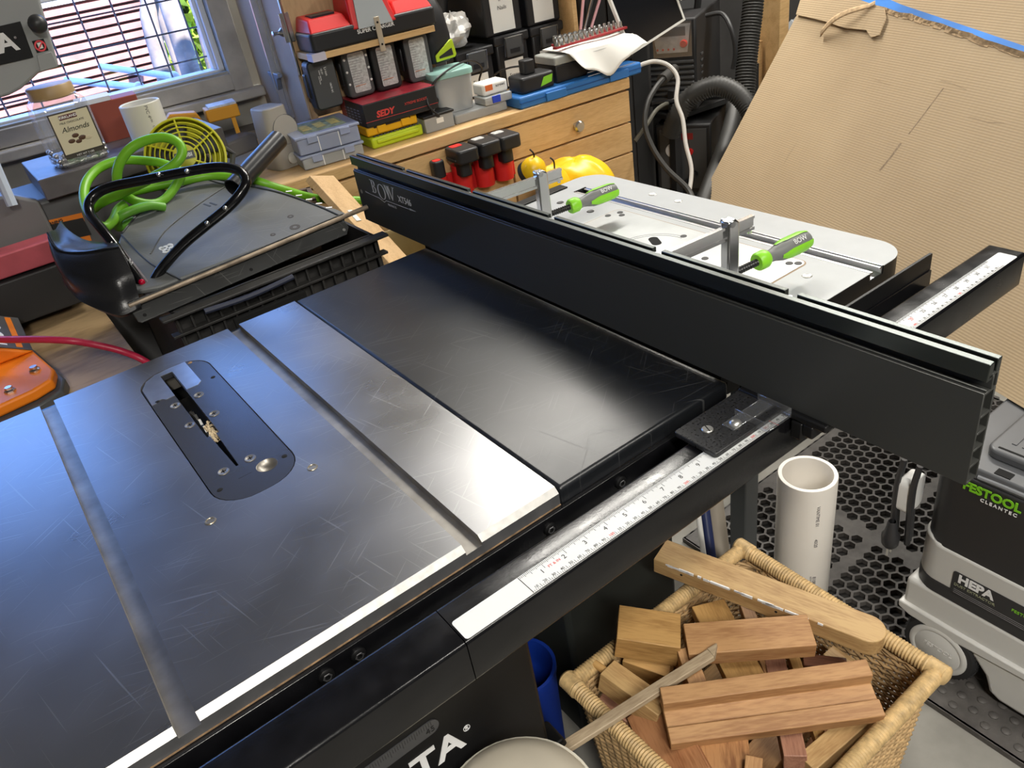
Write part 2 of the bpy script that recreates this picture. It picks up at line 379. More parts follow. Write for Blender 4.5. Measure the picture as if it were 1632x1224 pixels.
# the blade below the slot, tips a little under the surface
bl = MB(); NT = 40; cy, cz, rr = .47, TZ - .135, .125
pts = []
for k in range(NT):
    a = 2 * PI * k / NT
    pts += [(cy + rr * math.cos(a), cz + rr * math.sin(a)), (cy + (rr - .006) * math.cos(a + .05), cz + (rr - .006) * math.sin(a + .05)), (cy + (rr - .004) * math.cos(a + .12), cz + (rr - .004) * math.sin(a + .12))]
bl.prism(pts, -.0016, .0016, Matrix(((0, 0, 1, -.1295), (1, 0, 0, 0), (0, 1, 0, 0), (0, 0, 0, 1))))
bl.build('saw_blade', m_steel, saw, M=SO)
mb = MB(); rnd = random.Random(3)
for k in range(60):
    x, y = -.1275 + rnd.uniform(-.004, .005), .415 + rnd.uniform(-.02, .03)
    mb.box(-.002, .002, -.0012, .0012, -.0006, .0006, T(x, y, TZ - .005 - rnd.random() * .004) @ Euler((rnd.random() * 3, rnd.random() * 3, rnd.random() * 3)).to_matrix().to_4x4())
tag(mb.build('sawdust_chips', m_sawdust, saw, M=SO), kind='stuff')
MB().box(IX - .06, IX + .06, .22, .66, TZ - .30, TZ - .29).build('throat_floor', m_hole, saw, M=SO)
MB().box(IX - .024, IX - .018, .30, .62, TZ - .05, TZ - .0085).build('arbor_bracket', m_slot, saw, M=SO)
# two plugs in the top
for x, y in [(-.066, .236), (-.187, .235)]:
    MB().lathe([(0, .0003), (.0040, .0003), (.0044, .0009), (.0058, .0009), (.0064, 0)], T(x, y, TZ), 20, False).build('set_screw_plug', mat('plug_brass', (.42, .36, .26), .35, .9), saw, M=SO)
# steel side wing
mb = MB(); ww = [(XS + .0012, 0), (XE, 0), (XE, DP), (XS + .0012, DP)]
mb.prism(ww, TZ - .026, TZ - .0006)
mb.build('side_wing', m_wing, saw, bevel=.005, bseg=4, M=SO)
# front angle iron, bolts, square tube rail
mb = MB(); mb.box(X0 - .02, .785, -.006, 0, .815, .8485).box(X0 - .02, .785, -.046, -.006, .815, .821)
mb.build('front_angle', m_blk, saw, bevel=.001, M=SO)
MB().box(XE + .02, .785, -.004, .001, .8485, .873).build('angle_upstand', m_blk2, saw, bevel=.001, M=SO)
mb = MB(); mb.box(X0, XS, -.0008, .0, .8490, .8502); mb.build('rust_seam', m_rust, saw, M=SO)
for x in (-.173, -.141, .082, .181):
    b = MB().lathe([(.0075, 0), (.0075, .0018), (.0055, .0035), (.0028, .0037), (.0025, .0015), (0, .0015)], T(x, -.006, .8345) @ RX(PI / 2), 20, False).build('bolt', m_blk2, saw, M=SO)
    MB().lathe([(.0028, .0038), (.0040, .0041), (.0046, .0036)], T(x, -.006, .8345) @ RX(PI / 2), 6, False).build('hex_socket', m_ironedge, b, M=SO)
def sqtube(name, x0, x1):
    mb = MB(); w = .003
    o = rrect(.05, .05, .004, 3, -.07, .847); i = rrect(.044, .044, .003, 3, -.07, .847)
    V = []
    for x in (x0, x1):
        V.append(([mb.bm.verts.new((x, a, b)) for a, b in o], [mb.bm.verts.new((x, a, b)) for a, b in i]))
    n = len(o)
    for k in range(n):
        k2 = (k + 1) % n
        mb._f((V[0][0][k], V[0][0][k2], V[1][0][k2], V[1][0][k])); mb._f((V[0][1][k2], V[0][1][k], V[1][1][k], V[1][1][k2]))
        mb._f((V[0][0][k2], V[0][0][k], V[0][1][k], V[0][1][k2])); mb._f((V[1][0][k], V[1][0][k2], V[1][1][k2], V[1][1][k]))
    return mb.build(name, m_blk, saw, M=SO)
sqtube('rail_tube', -.0735, .850); sqtube('rail_tube', -.52, -.0745)
# self-adhesive rule
rule = MB().prism(rrect(.905, .0245, .003, 3, -.072 + .4525, -.0805), .8722, .8727).build('rule', m_rulew, saw, M=SO)
mb = MB(); mr = MB()
for k in range(0, 16 * 32):
    x = k * .0254 / 16
    if .262 < x < .285 or x > .80: continue
    L = .008 if k % 16 == 0 else .0055 if k % 8 == 0 else .0042 if k % 4 == 0 else .003
    mb.box(x - .00013, x + .00013, -.0687 - L, -.0687, .8728, .8730)
for k in range(0, 800, 2):
    L = .0045 if k % 10 == 0 else .0022
    mb.box(k * .001 - .00012, k * .001 + .00012, -.0925, -.0925 + L, .8728, .8730)
mb.box(-.0003, .0003, -.0925, -.0687, .8728, .8730)
mb.build('rule_ticks', m_ink, rule, M=SO)
for k in list(range(1, 32)):
    red = k in (12, 24)
    text('numeral', '%dF' % (k // 12) if red else str(k), .0075, m_inkr if red else m_ink, rule, SO @ T(k * .0254 - .0045, -.0785, .8728) @ RZ(0), .0001)
    
for k in range(1, 80):
    red = k % 10 == 0
    text('numeral', str(k * 10 % 100 or (k * 10)), .0042, m_inkr if red else m_ink, rule, SO @ T(k * .01 - .004, -.0885, .8728), .0001)
text('rule_print', 'FT & IN', .0042, m_inkr, rule, SO @ T(.035, -.078, .8728), .0001)
# saw body under the top: cabinet with bevel scale and lettering, legs of the stand
FY = .045
mb = MB(); mb.box(-.40, .06, FY, .60, .40, .834); mb.build('saw_body', m_blk2, saw, bevel=.006, M=SO)
sca = MB().prism(rrect(.16, .022, .011, 6, -.156, .612), 0, .0015, Matrix(((1, 0, 0, 0), (0, 0, -1, FY), (0, 1, 0, 0), (0, 0, 0, 1)))).build('bevel_scale', mat('scale_grey', (.10, .10, .105), .4, .3), saw, M=SO)
mb = MB()
for k in range(48): mb.box(-.231 + k * .0031 - .0003, -.231 + k * .0031 + .0003, FY - .0018, FY - .0014, .615 - (.004 if k % 5 == 0 else 0), .622)
mb.build('scale_ticks', m_ink, sca, M=SO)
FM = SO @ Matrix(((1, 0, 0, 0), (0, 0, -1, FY - .0004), (0, 1, 0, 0), (0, 0, 0, 1)))
text('scale_numeral', '45', .012, m_ink, sca, FM @ T(-.088, .609, .0014), .0003)
text('maker_lettering', 'DELTA', .052, m_inkw, saw, FM @ T(-.136, .560, 0), .0006, bold=.0014, sx=1.05)
text('registered_mark', '\u00ae', .013, m_inkw, saw, FM @ T(-.046, .568, 0), .0004)
for x0, y0, sx, sy in ((-.40, .06, -1, -1), (.05, .06, 1, -1), (-.40, .58, -1, 1), (.05, .58, 1, 1)):
    mb = MB(); a = Vector((x0, y0, .42)); b = Vector((x0 + sx * .10, y0 + sy * .06, .0))
    mb.hexa([b + Vector(p) for p in ((-.03, -.02, 0), (.03, -.02, 0), (.03, .02, 0), (-.03, .02, 0))] + [a + Vector(p) for p in ((-.03, -.02, 0), (.03, -.02, 0), (.03, .02, 0), (-.03, .02, 0))])
    mb.build('stand_leg', m_blk2, saw, bevel=.004, M=SO)
MB().box(X0, XS, .675, .690, .55, .834).build('rear_guard', m_blk2, saw, M=SO)
# rear rail
MB().box(X0, .785, DP, DP + .006, .80, .86).build('rear_angle', m_blk, saw, M=SO)

# ================================================================== rip fence
m_anod = mat('black_anodised', (.055, .056, .052), .42, .4, bump=.03, bs=900)
m_anod_lit = mat('anodised_lit', (.09, .10, .096), .30, .95)  # same anodising made lighter and shinier: lip highlight put into the colour
fence = thing('rip_fence', 'long tall black aluminium rip fence with white maker lettering across the saw', 'fence', T(.36, .3, .882))
FO = fence.matrix_world.inverted()
FX, FZ, FY0, FY1, FT, FH = .3505, .882, -.2766, .891, .0195, .127
mb = MB()
def fb(x0, x1, z0, z1, y0=FY0, y1=FY1): mb.box(FX + x0, FX + x1, y0, y1, FZ + z0, FZ + z1)
fb(0, .0022, 0, .099); fb(FT - .0022, FT, 0, .098)
for z in (.0, .018, .036, .054, .072, .096): fb(.0022, FT - .0022, z, z + .0025)
fb(.0105, .0128, .0985, .1125); fb(.0022, FT, .1125, .1150)           # neck behind the front groove, floor of the top slot
fb(.0022, .0045, .099, .1015); fb(FT - .0022, FT, .0985, .1125)
mb.build('extrusion', m_anod, fence, bevel=.0005, bseg=1, M=FO)
mb = MB(); fb(0, .0078, .1100, FH); mb.build('front_lip', m_anod_lit, fence, bevel=.0007, M=FO)
gaps = [.705, .50, .303, .106, -.078]
yy = [FY1 + .004] + gaps + [FY0]
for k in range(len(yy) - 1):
    mb = MB(); fb(.0130, FT, .1150, FH, yy[k + 1] + (.007 if k < len(yy) - 2 else 0), yy[k] - .007); mb.build('rear_lip', m_anod_lit, fence, bevel=.0007, M=FO)
for g in gaps:
    MB().lathe([(.004, 0), (.004, .008), (.003, .009), (0, .009)], T(FX + .0105, g, FZ + .115), 14, False).build('track_bolt', m_alum, fence, M=FO)
# lettering on the face (seen from -x; reading runs towards -y)
LM = FO @ Matrix(((0, 0, -1, FX), (-1, 0, 0, 0), (0, 1, 0, 0), (0, 0, 0, 1)))     # local x -> -y, local y -> z, out -> -x
m_print = mat('fence_print', (.50, .50, .50), .5)
def glyph(polys, name, x, z, s, wx=1.05):
    mb = MB()
    for p in polys: mb.prism([(a * s * wx, b * s) for a, b in p], 0, .0003, T(x, z, .0001))
    return mb.build(name, m_print, fence, M=LM)
def ringpts(cx, cy, a, b, t, tv, a0=0, a1=360, n=24):
    o = [];
    for k in range(n):
        p, q = R_(a0 + (a1 - a0) * k / n), R_(a0 + (a1 - a0) * (k + 1) / n)
        o.append([(cx + a * math.cos(p), cy + b * math.sin(p)), (cx + a * math.cos(q), cy + b * math.sin(q)), (cx + (a - t) * math.cos(q), cy + (b - tv) * math.sin(q)), (cx + (a - t) * math.cos(p), cy + (b - tv) * math.sin(p))])
    return o
def bx2(x0, x1, y0, y1): return [(x0, y0), (x1, y0), (x1, y1), (x0, y1)]
Bg = [bx2(.12, .25, 0, 1), bx2(-.08, .4, .95, 1), bx2(0, .4, 0, .05)] + ringpts(.36, .755, .26, .245, .14, .05, -90, 90, 12) + ringpts(.36, .26, .32, .26, .15, .05, -90, 90, 12) + [bx2(.25, .4, .49, .53)]
Og = ringpts(0, 0, .46, .56, .12, .04)
Wg = [[(0, 1), (.16, 1), (.42, 0), (.36, 0)], [(.30, 1), (.40, 1), (.42, 0), (.36, 0)][::1], [(.36, 1), (.52, 1), (.76, 0), (.70, 0)], [(.98, 1), (1.05, 1), (.76, 0), (.70, 0)], bx2(-.08, .6, .96, 1), bx2(.86, 1.14, .96, 1)]
glyph(Bg, 'logo_letter', -.826, .9500, .0245); glyph(Og, 'logo_letter', -.787, .9575, .0260, 1.25); glyph(Wg, 'logo_letter', -.773, .9485, .0260, 1.30)
text('logo_model', 'XT546', .0165, m_print, fence, LM @ T(-.703, .9560, .0002), .0002, sx=1.0, bold=.0002)
text('logo_subtitle', 'PRODUCTS', .0058, m_print, fence, LM @ T(-.757, .9360, .0002), .0001, sx=1.05)
mb = MB()
for p in ([(-.858, .9462), (-.838, .9440), (-.838, .9434), (-.858, .9436)], [(-.838, .9440), (-.804, .9432), (-.785, .9385), (-.785, .9375), (-.804, .9422), (-.838, .9432)], [(-.785, .9385), (-.777, .9432), (-.777, .9422), (-.785, .9375)], [(-.777, .9432), (-.682, .9440), (-.682, .9432), (-.777, .9422)], [(-.690, .9456), (-.668, .9438), (-.690, .9422)]):
    mb.prism(p, 0, .0003)
mb.build('logo_arrow', m_print, fence, M=LM)
MB().lathe([(0, .0002), (.004, .0002), (.004, 0)], LM.inverted() @ LM @ T(-.876, .942, .0002), 14, False).build('set_screw', m_zinc, fence, M=LM)
# carriage on the rail: plate, slotted screws, clear cursor, lock bracket
car = MB().prism(rrect(.112, .058, .004, 3, .298, -.057), .8735, .8795).build('carriage_plate', mat('black_dusty', (.02, .02, .021), .35, var=.6, vs=400, rvar=.1), fence, bevel=.001, M=FO)
sA = MB().lathe([(.0062, 0), (.0062, .0008), (.0055, .0015), (0, .0015)], T(.268, -.052, .8795), 20, False).build('screw', m_zinc, car, M=FO)
MB().box(-.0058, .0058, -.0006, .0006, .0013, .0018, T(.268, -.052, .8795) @ RZ(1.2)).build('screw_slot', m_ink, sA, M=FO)
MB().lathe([(.0066, 0), (.0066, .002), (.005, .004), (.0025, .005), (0, .0053)], T(.294, -.067, .8795), 20, False).build('screw', m_zinc, car, M=FO)
m_clear = clearmat('clear_plastic', .16, .04)
mb = MB(); mb.box(.283, .345, -.0745, -.058, .8800, .8815).box(.306, .345, -.099, -.0745, .8765, .8780).box(.306, .345, -.0758, -.0742, .8770, .8815).box(.306, .3075, -.099, -.056, .878, .888).box(.3435, .345, -.099, -.056, .878, .888)
mb.build('cursor', m_clear, car, bevel=.0004, bseg=1, M=FO)
MB().box(.3245, .3249, -.098, -.076, .8761, .8764).build('cursor_line', m_inkr, car, M=FO)
mb = MB(); mb.box(.345, .395, -.140, -.028, .8735, .8820).box(.345, .40, -.112, -.098, .850, .872).box(.345, .366, -.125, -.112, .858, .8735)
mb.build('carriage_bracket', m_blk2, fence, bevel=.002, M=FO)
MB().box(.365, .47, -.06, .02, .8735, .8800).build('carriage_wing', mat('black_dusty'), fence, bevel=.002, M=FO)

# ================================================================== router table top
m_wlam = mat('white_laminate', (.42, .435, .44), .42, var=.03, vs=30, bump=.05, bs=500)
rt = thing('router_table', 'white laminate router table top with black edge beside the fence', 'router table', T(.58, .38, 0))
RO = rt.matrix_world.inverted()
RX0, RX1, RY0, RY1 = .385, .792, .030, .715
def cornerpoly():
    r = .05; p = [(RX0, RY0)]
    for a0, cx, cy in ((-90, RX1 - r, RY0 + r), (0, RX1 - r, RY1 - r)):
        for k in range(9): a = R_(a0 + 90 * k / 8); p.append((cx + r * math.cos(a), cy + r * math.sin(a)))
    p += [(RX0, RY1)]
    return p
tp = MB().prism(cornerpoly(), TZ - .030, TZ - .0008).build('table_core', m_blk2, rt, M=RO)
lam = MB().prism(cornerpoly(), TZ - .0010, TZ).build('laminate', m_wlam, rt, M=RO)
for oo in (tp, lam):
    c = MB().box(.690, .722, 0, .66, TZ - .013, TZ + .01).build('cutter', m_wlam, M=RO); c.parent = rt
    bpy.context.view_layer.update(); boolean(oo, c)
mb = MB(); mb.box(.6905, .7215, .031, .655, TZ - .0128, TZ - .0112).box(.6905, .6930, .031, .655, TZ - .0112, TZ + .0003).box(.7190, .7215, .031, .655, TZ - .0112, TZ + .0003).box(.6930, .698, .031, .655, TZ - .0035, TZ - .001).box(.7140, .7190, .031, .655, TZ - .0035, TZ - .001)
mb.build('mitre_track', m_alum, rt, M=RO)
MB().prism(rrect(.150, .40, .012, 4, .600, .315), TZ, TZ + .0004).build('plate_recess', mat('recess_brown', (.32, .22, .13), .6), rt, M=RO)
MB().box(.374, .700, .687, .711, TZ - .020, TZ + .003).build('rear_rail_bar', m_blk2, rt, bevel=.001, M=RO)
pl = MB().prism(rrect(.146, .396, .011, 4, .600, .315), TZ + .0003, TZ + .0010).build('router_plate', mat('router_plate', (.60, .62, .62), .3, .7, var=.08, vs=20), rt, bevel=.0003, M=RO)
for x, y in [(.655, .485), (.662, .497), (.640, .505), (.655, .135), (.662, .125), (.545, .14), (.645, .33), (.60, .245), (.62, .28)]:
    MB().lathe([(0, .0006), (.0052, .0006), (.0056, 0)], T(x, y, TZ + .0010), 16, False).build('plate_hole', m_ink, pl, M=RO)
MB().prism([(a, b) for a, b in rrect(.016, .034, .008, 6)], 0, .0006, T(.605, .355, TZ + .001) @ RZ(-.5)).build('oval_hole', m_hole, pl, M=RO)
MB().prism([(a, b) for a, b in rrect(.020, .040, .010, 6)], 0, .0006, T(.585, .275, TZ + .001) @ RZ(-.6)).build('oval_hole', m_hole, pl, M=RO)
mb = MB()
for rad in (.062, .068):
    for k in range(20):
        a, b = R_(20 + k * 5), R_(25 + k * 5)
        mb.prism([(rad * math.cos(a), rad * math.sin(a)), (rad * math.cos(b), rad * math.sin(b)), ((rad + .0008) * math.cos(b), (rad + .0008) * math.sin(b)), ((rad + .0008) * math.cos(a), (rad + .0008) * math.sin(a))], 0, .0003, T(.575, .33, TZ + .001) @ RZ(-.4))
mb.build('scale_arc', mat('etched_grey', (.2, .2, .2), .6), pl, M=RO)
for q in [(1040, 310), (1081, 321), (1286, 440), (893, 323), (941, 337)]:
    p = px(*q, z=TZ)
    MB().lathe([(0, .0001), (.0045, .0002), (.0062, .0009), (.0072, .0002)], Matrix.Translation(p), 18, False).build('countersunk_screw', m_zinc if q[0] > 960 else m_ink, rt, M=RO)
for x, y in ((.748, .285), (.748, .66)):
    MB().box(x - .02, x + .02, y - .02, y + .02, 0, TZ - .03).build('table_leg', mat('grey_steel', (.10, .11, .115), .45, .4), rt, bevel=.003, M=RO)
MB().box(.42, .775, .05, .69, TZ - .07, TZ - .03).build('table_frame', m_blk2, rt, M=RO)

# ================================================================== bar clamps on the fence
m_chrome = mat('chrome_bar', (.80, .80, .80), .22, 1)
m_lime = mat('lime_grip', (.24, .62, .03), .38)
m_gripg = mat('grey_grip', (.16, .165, .16), .5)
m_thread = mat('black_thread', (.03, .03, .03), .35, .6)
def clamp(label, y0, yaw):
    t = thing('bar_clamp', label, 'clamp', T(.372, y0, TZ) @ RZ(yaw), 'bar clamps behind the fence')
    # local: x along the bar away from the fence
    zb, zs, xa = .108, .047, .132
    mb = MB(); prof = [(-.0035, -.0095), (.0035, -.0095), (.0035, -.006), (.0015, -.005), (.0015, .005), (.0035, .006), (.0035, .0095), (-.0035, .0095), (-.0035, .006), (-.0015, .005), (-.0015, -.005), (-.0035, -.006)]
    mb.prism(prof, 0, .172, T(.002, 0, zb) @ Matrix(((0, 0, 1, 0), (1, 0, 0, 0), (0, 1, 0, 0), (0, 0, 0, 1))))
    b = mb.build('bar', m_chrome, t)
    MB().cyl((.168, 0, zb - .014), (.168, 0, zb - .0096), .003, seg=8).build('end_pin', m_chrome, b)
    mb = MB(); pts = [(-.008, zb + .016), (.004, zb + .018), (.012, zb + .012), (.011, zs), (.007, zs - .012), (-.006, zs - .012), (-.009, zs)]
    mb.prism([(xa + a, z) for a, z in pts], -.0075, .0075, Matrix(((1, 0, 0, 0), (0, 0, -1, 0), (0, 1, 0, 0), (0, 0, 0, 1))))
    mb.build('sliding_arm', m_chrome, t, bevel=.0025, bseg=3)
    MB().cyl((xa - .002, -.0095, zb + .013), (xa - .002, .0095, zb + .013), .0042, seg=12).build('arm_pin', m_steel, t)
    mb = MB(); mb.box(.0, .012, -.006, .006, zs - .012, zb + .010); mb.build('fixed_jaw', m_chrome, t, bevel=.002)
    # threaded spindle
    mb = MB(); n = 26; x0, x1 = .075, .185
    mb.lathe([(.0052 if k % 2 else .0040, k * (x1 - x0) / (2 * n)) for k in range(2 * n + 1)], T(x0, 0, zs) @ RY(PI / 2), 12)
    mb.build('spindle', m_thread, t)
    MB().lathe([(.009, 0), (.011, .003), (.011, .006), (.005, .010)], T(.066, 0, zs) @ RY(PI / 2), 16).build('pressure_pad', m_blk2, t)
    H = T(.183, 0, zs) @ RY(PI / 2)
    h = MB().lathe([(.0105, 0), (.0122, .002), (.0125, .014), (.0098, .019), (.0085, .026), (.0098, .034), (.0135, .046), (.0142, .060), (.0140, .085), (.0120, .096), (.006, .0985), (0, .0985)], H, 20).build('handle', m_gripg, t)
    MB().lathe([(.0108, -.0004), (.0126, .002), (.0130, .014), (.0108, .0186)], H, 20).build('handle_collar', m_lime, h)
    for k in range(3):
        a0 = k * 120 + 40; mb = MB()
        def fn(u, v):
            z = .038 + .059 * v; ang = R_(a0 + 62 * (u - .5) * (1 - .55 * max(0, (.25 - v) / .25)))
            r = .0004 + (.0112 + (.0142 - .0112) * min(1, (z - .038) / .014) if z < .075 else .0142 - .0023 * max(0, (z - .085) / .011))
            return H @ Vector((r * 1.035 * math.cos(ang), r * 1.035 * math.sin(ang), z))
        mb.grid(fn, 6, 10); mb.build('grip_panel', m_lime, h, recalc=False)
    text('grip_mark', 'BOW', .010, m_inkw, h, T(.255, -.0105, zs + .0108) @ RX(.78), .0002)
    return t
clamp('green handled bar clamp nearer the back end of the fence', .520, R_(-5.5))
clamp('green handled bar clamp nearer the front, middle of the white router table', .128, R_(-4.5))
# ================================================================== rubber mat with hexagonal holes
m_rub = mat('mat_rubber', (.085, .078, .073), .55, var=.25, vs=40, bump=.15, bs=200)
mat_o = thing('rubber_mat', 'dark rubber drainage mat with rows of hexagonal holes on the concrete', 'mat', T(1.2, 0, 0))
MO = mat_o.matrix_world.inverted()
MX0, MX1, MY0, MY1, MT = .765, 1.75, -.62, .478, .012
mb = MB(); bmv = mb.bm
PX = .0285; PY = PX * math.sqrt(3) / 2; hx = PX / 2 / math.cos(PI / 6); inn = hx * .83
def band(x, y): return abs(x - 1.062) < .022 or abs(y - .168) < .018 or x < MX0 + .03 or y > MY1 - .028 or y < -.085
row = 0; y = MY0
nrow = int((MY1 - MY0) / PY); ncol = int((MX1 - MX0) / PX)
for j in range(nrow + 1):
    for i in range(ncol + 1):
        cx = MX0 + PX * (i + (.5 if j % 2 else 0)); cy = MY0 + PY * j
        O = [bmv.verts.new((min(max(cx + hx * math.sin(k * PI / 3), MX0), MX1), min(max(cy + hx * math.cos(k * PI / 3), MY0), MY1), MT)) for k in range(6)]
        if band(cx, cy): mb._f(O[::-1], False); continue
        I = [bmv.verts.new((cx + inn * math.sin(k * PI / 3), cy + inn * math.cos(k * PI / 3), MT)) for k in range(6)]
        Bm = [bmv.verts.new((cx + inn * .96 * math.sin(k * PI / 3), cy + inn * .93 * math.cos(k * PI / 3), .0005)) for k in range(6)]
        for k in range(6):
            k2 = (k + 1) % 6
            mb._f((O[k2], O[k], I[k], I[k2]), False); mb._f((I[k2], I[k], Bm[k], Bm[k2]), False)
mb.build('mat_sheet', m_rub, mat_o, M=MO, recalc=False)
mb = MB()
for i in range(12):
    for j in range(17):
        cx, cy = MX0 + .022 + i * .030 + (.015 if j % 2 else 0), -.105 - j * .0285
        mb.lathe([(.0085, MT - .001), (.0082, MT + .0015), (.006, MT + .003), (0, MT + .0036)], T(cx, cy, 0), 8, False)
mb.build('mat_studs', m_rub, mat_o, M=MO)
MB().box(MX0, MX1, MY0, MY1, .0002, .0010).build('mat_hole_shade', mat('hole_shade_black', (.012, .011, .010), .9), mat_o, M=MO)  # dark sheet added over the concrete to paint shade into the holes
mb = MB(); mb.box(MX0 - .002, MX0 + .004, MY0, MY1, 0, MT).box(MX0, MX1, MY1 - .004, MY1, 0, MT); mb.build('mat_border', m_rub, mat_o, M=MO)

# ================================================================== white plastic pipe
m_pvc = mat('pvc_white', (.78, .74, .68), .32, var=.04, vs=8)
pvc = thing('plastic_pipe', 'short white plastic pipe standing upright behind the wicker basket', 'pipe', T(.803, .179, MT))
MB().lathe([(.0445, 0), (.0545, 0), (.0555, .003), (.0555, .345), (.0545, .348), (.0475, .348), (.0465, .345), (.0445, .0)], None, 40, False).build('pipe_wall', m_pvc, pvc)
m_stamp = mat('stamp_ink', (.10, .09, .10), .6)
def wraptext(s, size, z, ang, par, rad):
    m = RZ(R_(ang)) @ Matrix(((0, 0, 1, rad + .0002), (-0, 1, 0, 0), (-1, 0, 0, z), (0, 0, 0, 1)))
    return text('stamp', s, size, m_stamp, par, m, .0001)
wraptext('VANTIME 01', .0095, .285, 238, pvc, .0556); wraptext('40/20', .0095, .215, 238, pvc, .0556); wraptext('810PE DR', .0105, .10, 240, pvc, .0556); wraptext('ASTM D3034', .005, .11, 233, pvc, .0556)

# ================================================================== dust extractor
m_fw = mat('extractor_grey', (.56, .555, .53), .38)
m_fb = mat('extractor_black', (.028, .028, .030), .42)
m_fl = mat('extractor_lid', (.085, .088, .095), .38, var=.1, vs=12)
m_fg = mat('extractor_green', (.20, .55, .02), .45)
m_tyre = mat('tyre', (.018, .018, .019), .6)
ext = thing('dust_extractor', 'grey and black boxy dust extractor with green lettering standing on the mat', 'vacuum', T(.99, -.29, MT))
EO = ext.matrix_world.inverted()
EX0, EX1, EY0, EY1 = .835, 1.135, -.56, -.028
def ebox(name, z0, z1, m, grow=0, r=.045, top=0, par=ext, bev=.003):
    ecx, ecy, w, l = (EX0 + EX1) / 2, (EY0 + EY1) / 2, EX1 - EX0 + 2 * grow, EY1 - EY0 + 2 * grow
    a = rrect(w, l, r, 6, ecx, ecy); b = rrect(w - top, l - top, max(.005, r - top / 2), 6, ecx, ecy)
    mb = MB(); mb.loft([[Vector((x, y, z0)) for x, y in a], [Vector((x, y, z1)) for x, y in b]])
    return mb.build(name, m, par, bevel=bev, bseg=3, M=EO)
ebox('upper_housing', .30, .482, m_fb, -.001)
# grey tub with a rising edge at the wheel end: the black housing shows above it
mb = MB()
aa = rrect(EX1 - EX0 + .004, EY1 - EY0 + .004, .045, 8, (EX0 + EX1) / 2, (EY0 + EY1) / 2)
mb.loft([[Vector((x, y, .232)) for x, y in aa], [Vector((x, y, .318 + (.006 if y > -.06 else 0))) for x, y in aa]])
tub = mb.build('tub', m_fw, ext, bevel=.005, bseg=3, M=EO)
ebox('seal_band', .206, .236, m_fb, .003, par=ext)
# chassis with wheel arch
mb = MB()
cp = [(EY1 + .006, .208), (EY1 + .006, .135), (-.045, .130), (-.10, .128), (-.150, .115), (-.184, .078), (-.196, .045), (-.215, .035), (EY0, .035), (EY0, .208)]
mb.prism(cp, EX0 - .004, EX1 + .004, Matrix(((0, 0, 1, 0), (1, 0, 0, 0), (0, 1, 0, 0), (0, 0, 0, 1))))
ch = mb.build('chassis', m_fw, ext, bevel=.008, bseg=3, M=EO)
mb = MB(); mb.prism([(EY1 + .010, .150), (EY1 + .010, .135), (-.04, .126), (-.11, .122), (-.24, .131), (EY0, .135), (EY0, .150), (-.11, .148)], EX0 - .012, EX0 + .01, Matrix(((0, 0, 1, 0), (1, 0, 0, 0), (0, 1, 0, 0), (0, 0, 0, 1))))
mb.build('bumper_strip', m_fw, ext, bevel=.003, M=EO)
for sx, xx in ((-1, EX0 - .010), (1, EX1 + .010)):
    wm = T(xx, -.102, .079) @ RY(sx * PI / 2)
    w = MB().lathe([(.030, -.045), (.062, -.045), (.067, -.040), (.067, -.008), (.063, -.001), (.054, 0), (.0, -.001)], wm, 40, False).build('wheel', m_tyre, ext, M=EO)
    MB().lathe([(.0, .0035), (.041, .0035), (.0425, .0025), (.044, .0035), (.049, .0040), (.0535, .0015), (.0545, -.002)], wm, 40, False).build('hub_cap', m_fw, w, M=EO)
    mb = MB()
    for k in range(44):
        a = 2 * PI * k / 44; mb.box(.0655, .0682, -.0012, .0012, -.036, -.006, wm @ RZ(a))
    mb.build('tread', m_tyre, w, M=EO)
    if sx < 0: text('hub_lettering', 'FESTOOL', .013, mat('hub_relief', (.62, .61, .59), .3), w, EO @ T(EX0 - .0138, -.102, .085) @ Matrix(((0, 0, -1, 0), (-1, 0, 0, 0), (0, 1, 0, 0), (0, 0, 0, 1))), .0006, shear=.25)
EL = EO @ Matrix(((0, 0, -1, EX0 - .0022), (-1, 0, 0, 0), (0, 1, 0, 0), (0, 0, 0, 1)))      # x -> -y, y -> z, out -> -x
text('maker_lettering', 'FESTOOL', .0225, m_fg, ext, EL @ T(.128, .467, -.0010), .0005, sx=.95, bold=.0008)
text('line_lettering', 'CLEANTEC', .0088, m_inkw, ext, EL @ T(.141, .452, -.0010), .0004, space=1.4, bold=.0002)
sg = MB().prism(rrect(.22, .055, .005, 3, .208, .254), 0, .0006, T(0, 0, .0002)).build('filter_sticker', m_fb, tub, M=EL)
text('sticker_lettering', 'HEPA', .025, m_inkw, sg, EL @ T(.1370, .2680, .0010), .0003, bold=.0011, sx=.98)
text('sticker_lettering', 'DUST EXTRACTOR', .0080, mat('sticker_olive', (.30, .32, .20), .5), sg, EL @ T(.1370, .2520, .0010), .0002)
mb = MB()
for k in range(3): mb.box(.104, .30, .2405 - k * .004, .2413 - k * .004, .0008, .0010)
mb.build('fine_print', mat('fine_print', (.25, .25, .26), .6), sg, M=EL)
text('sticker_mark', 'FESTOOL', .009, m_fg, sg, EL @ T(.215, .262, .0010), .0003)
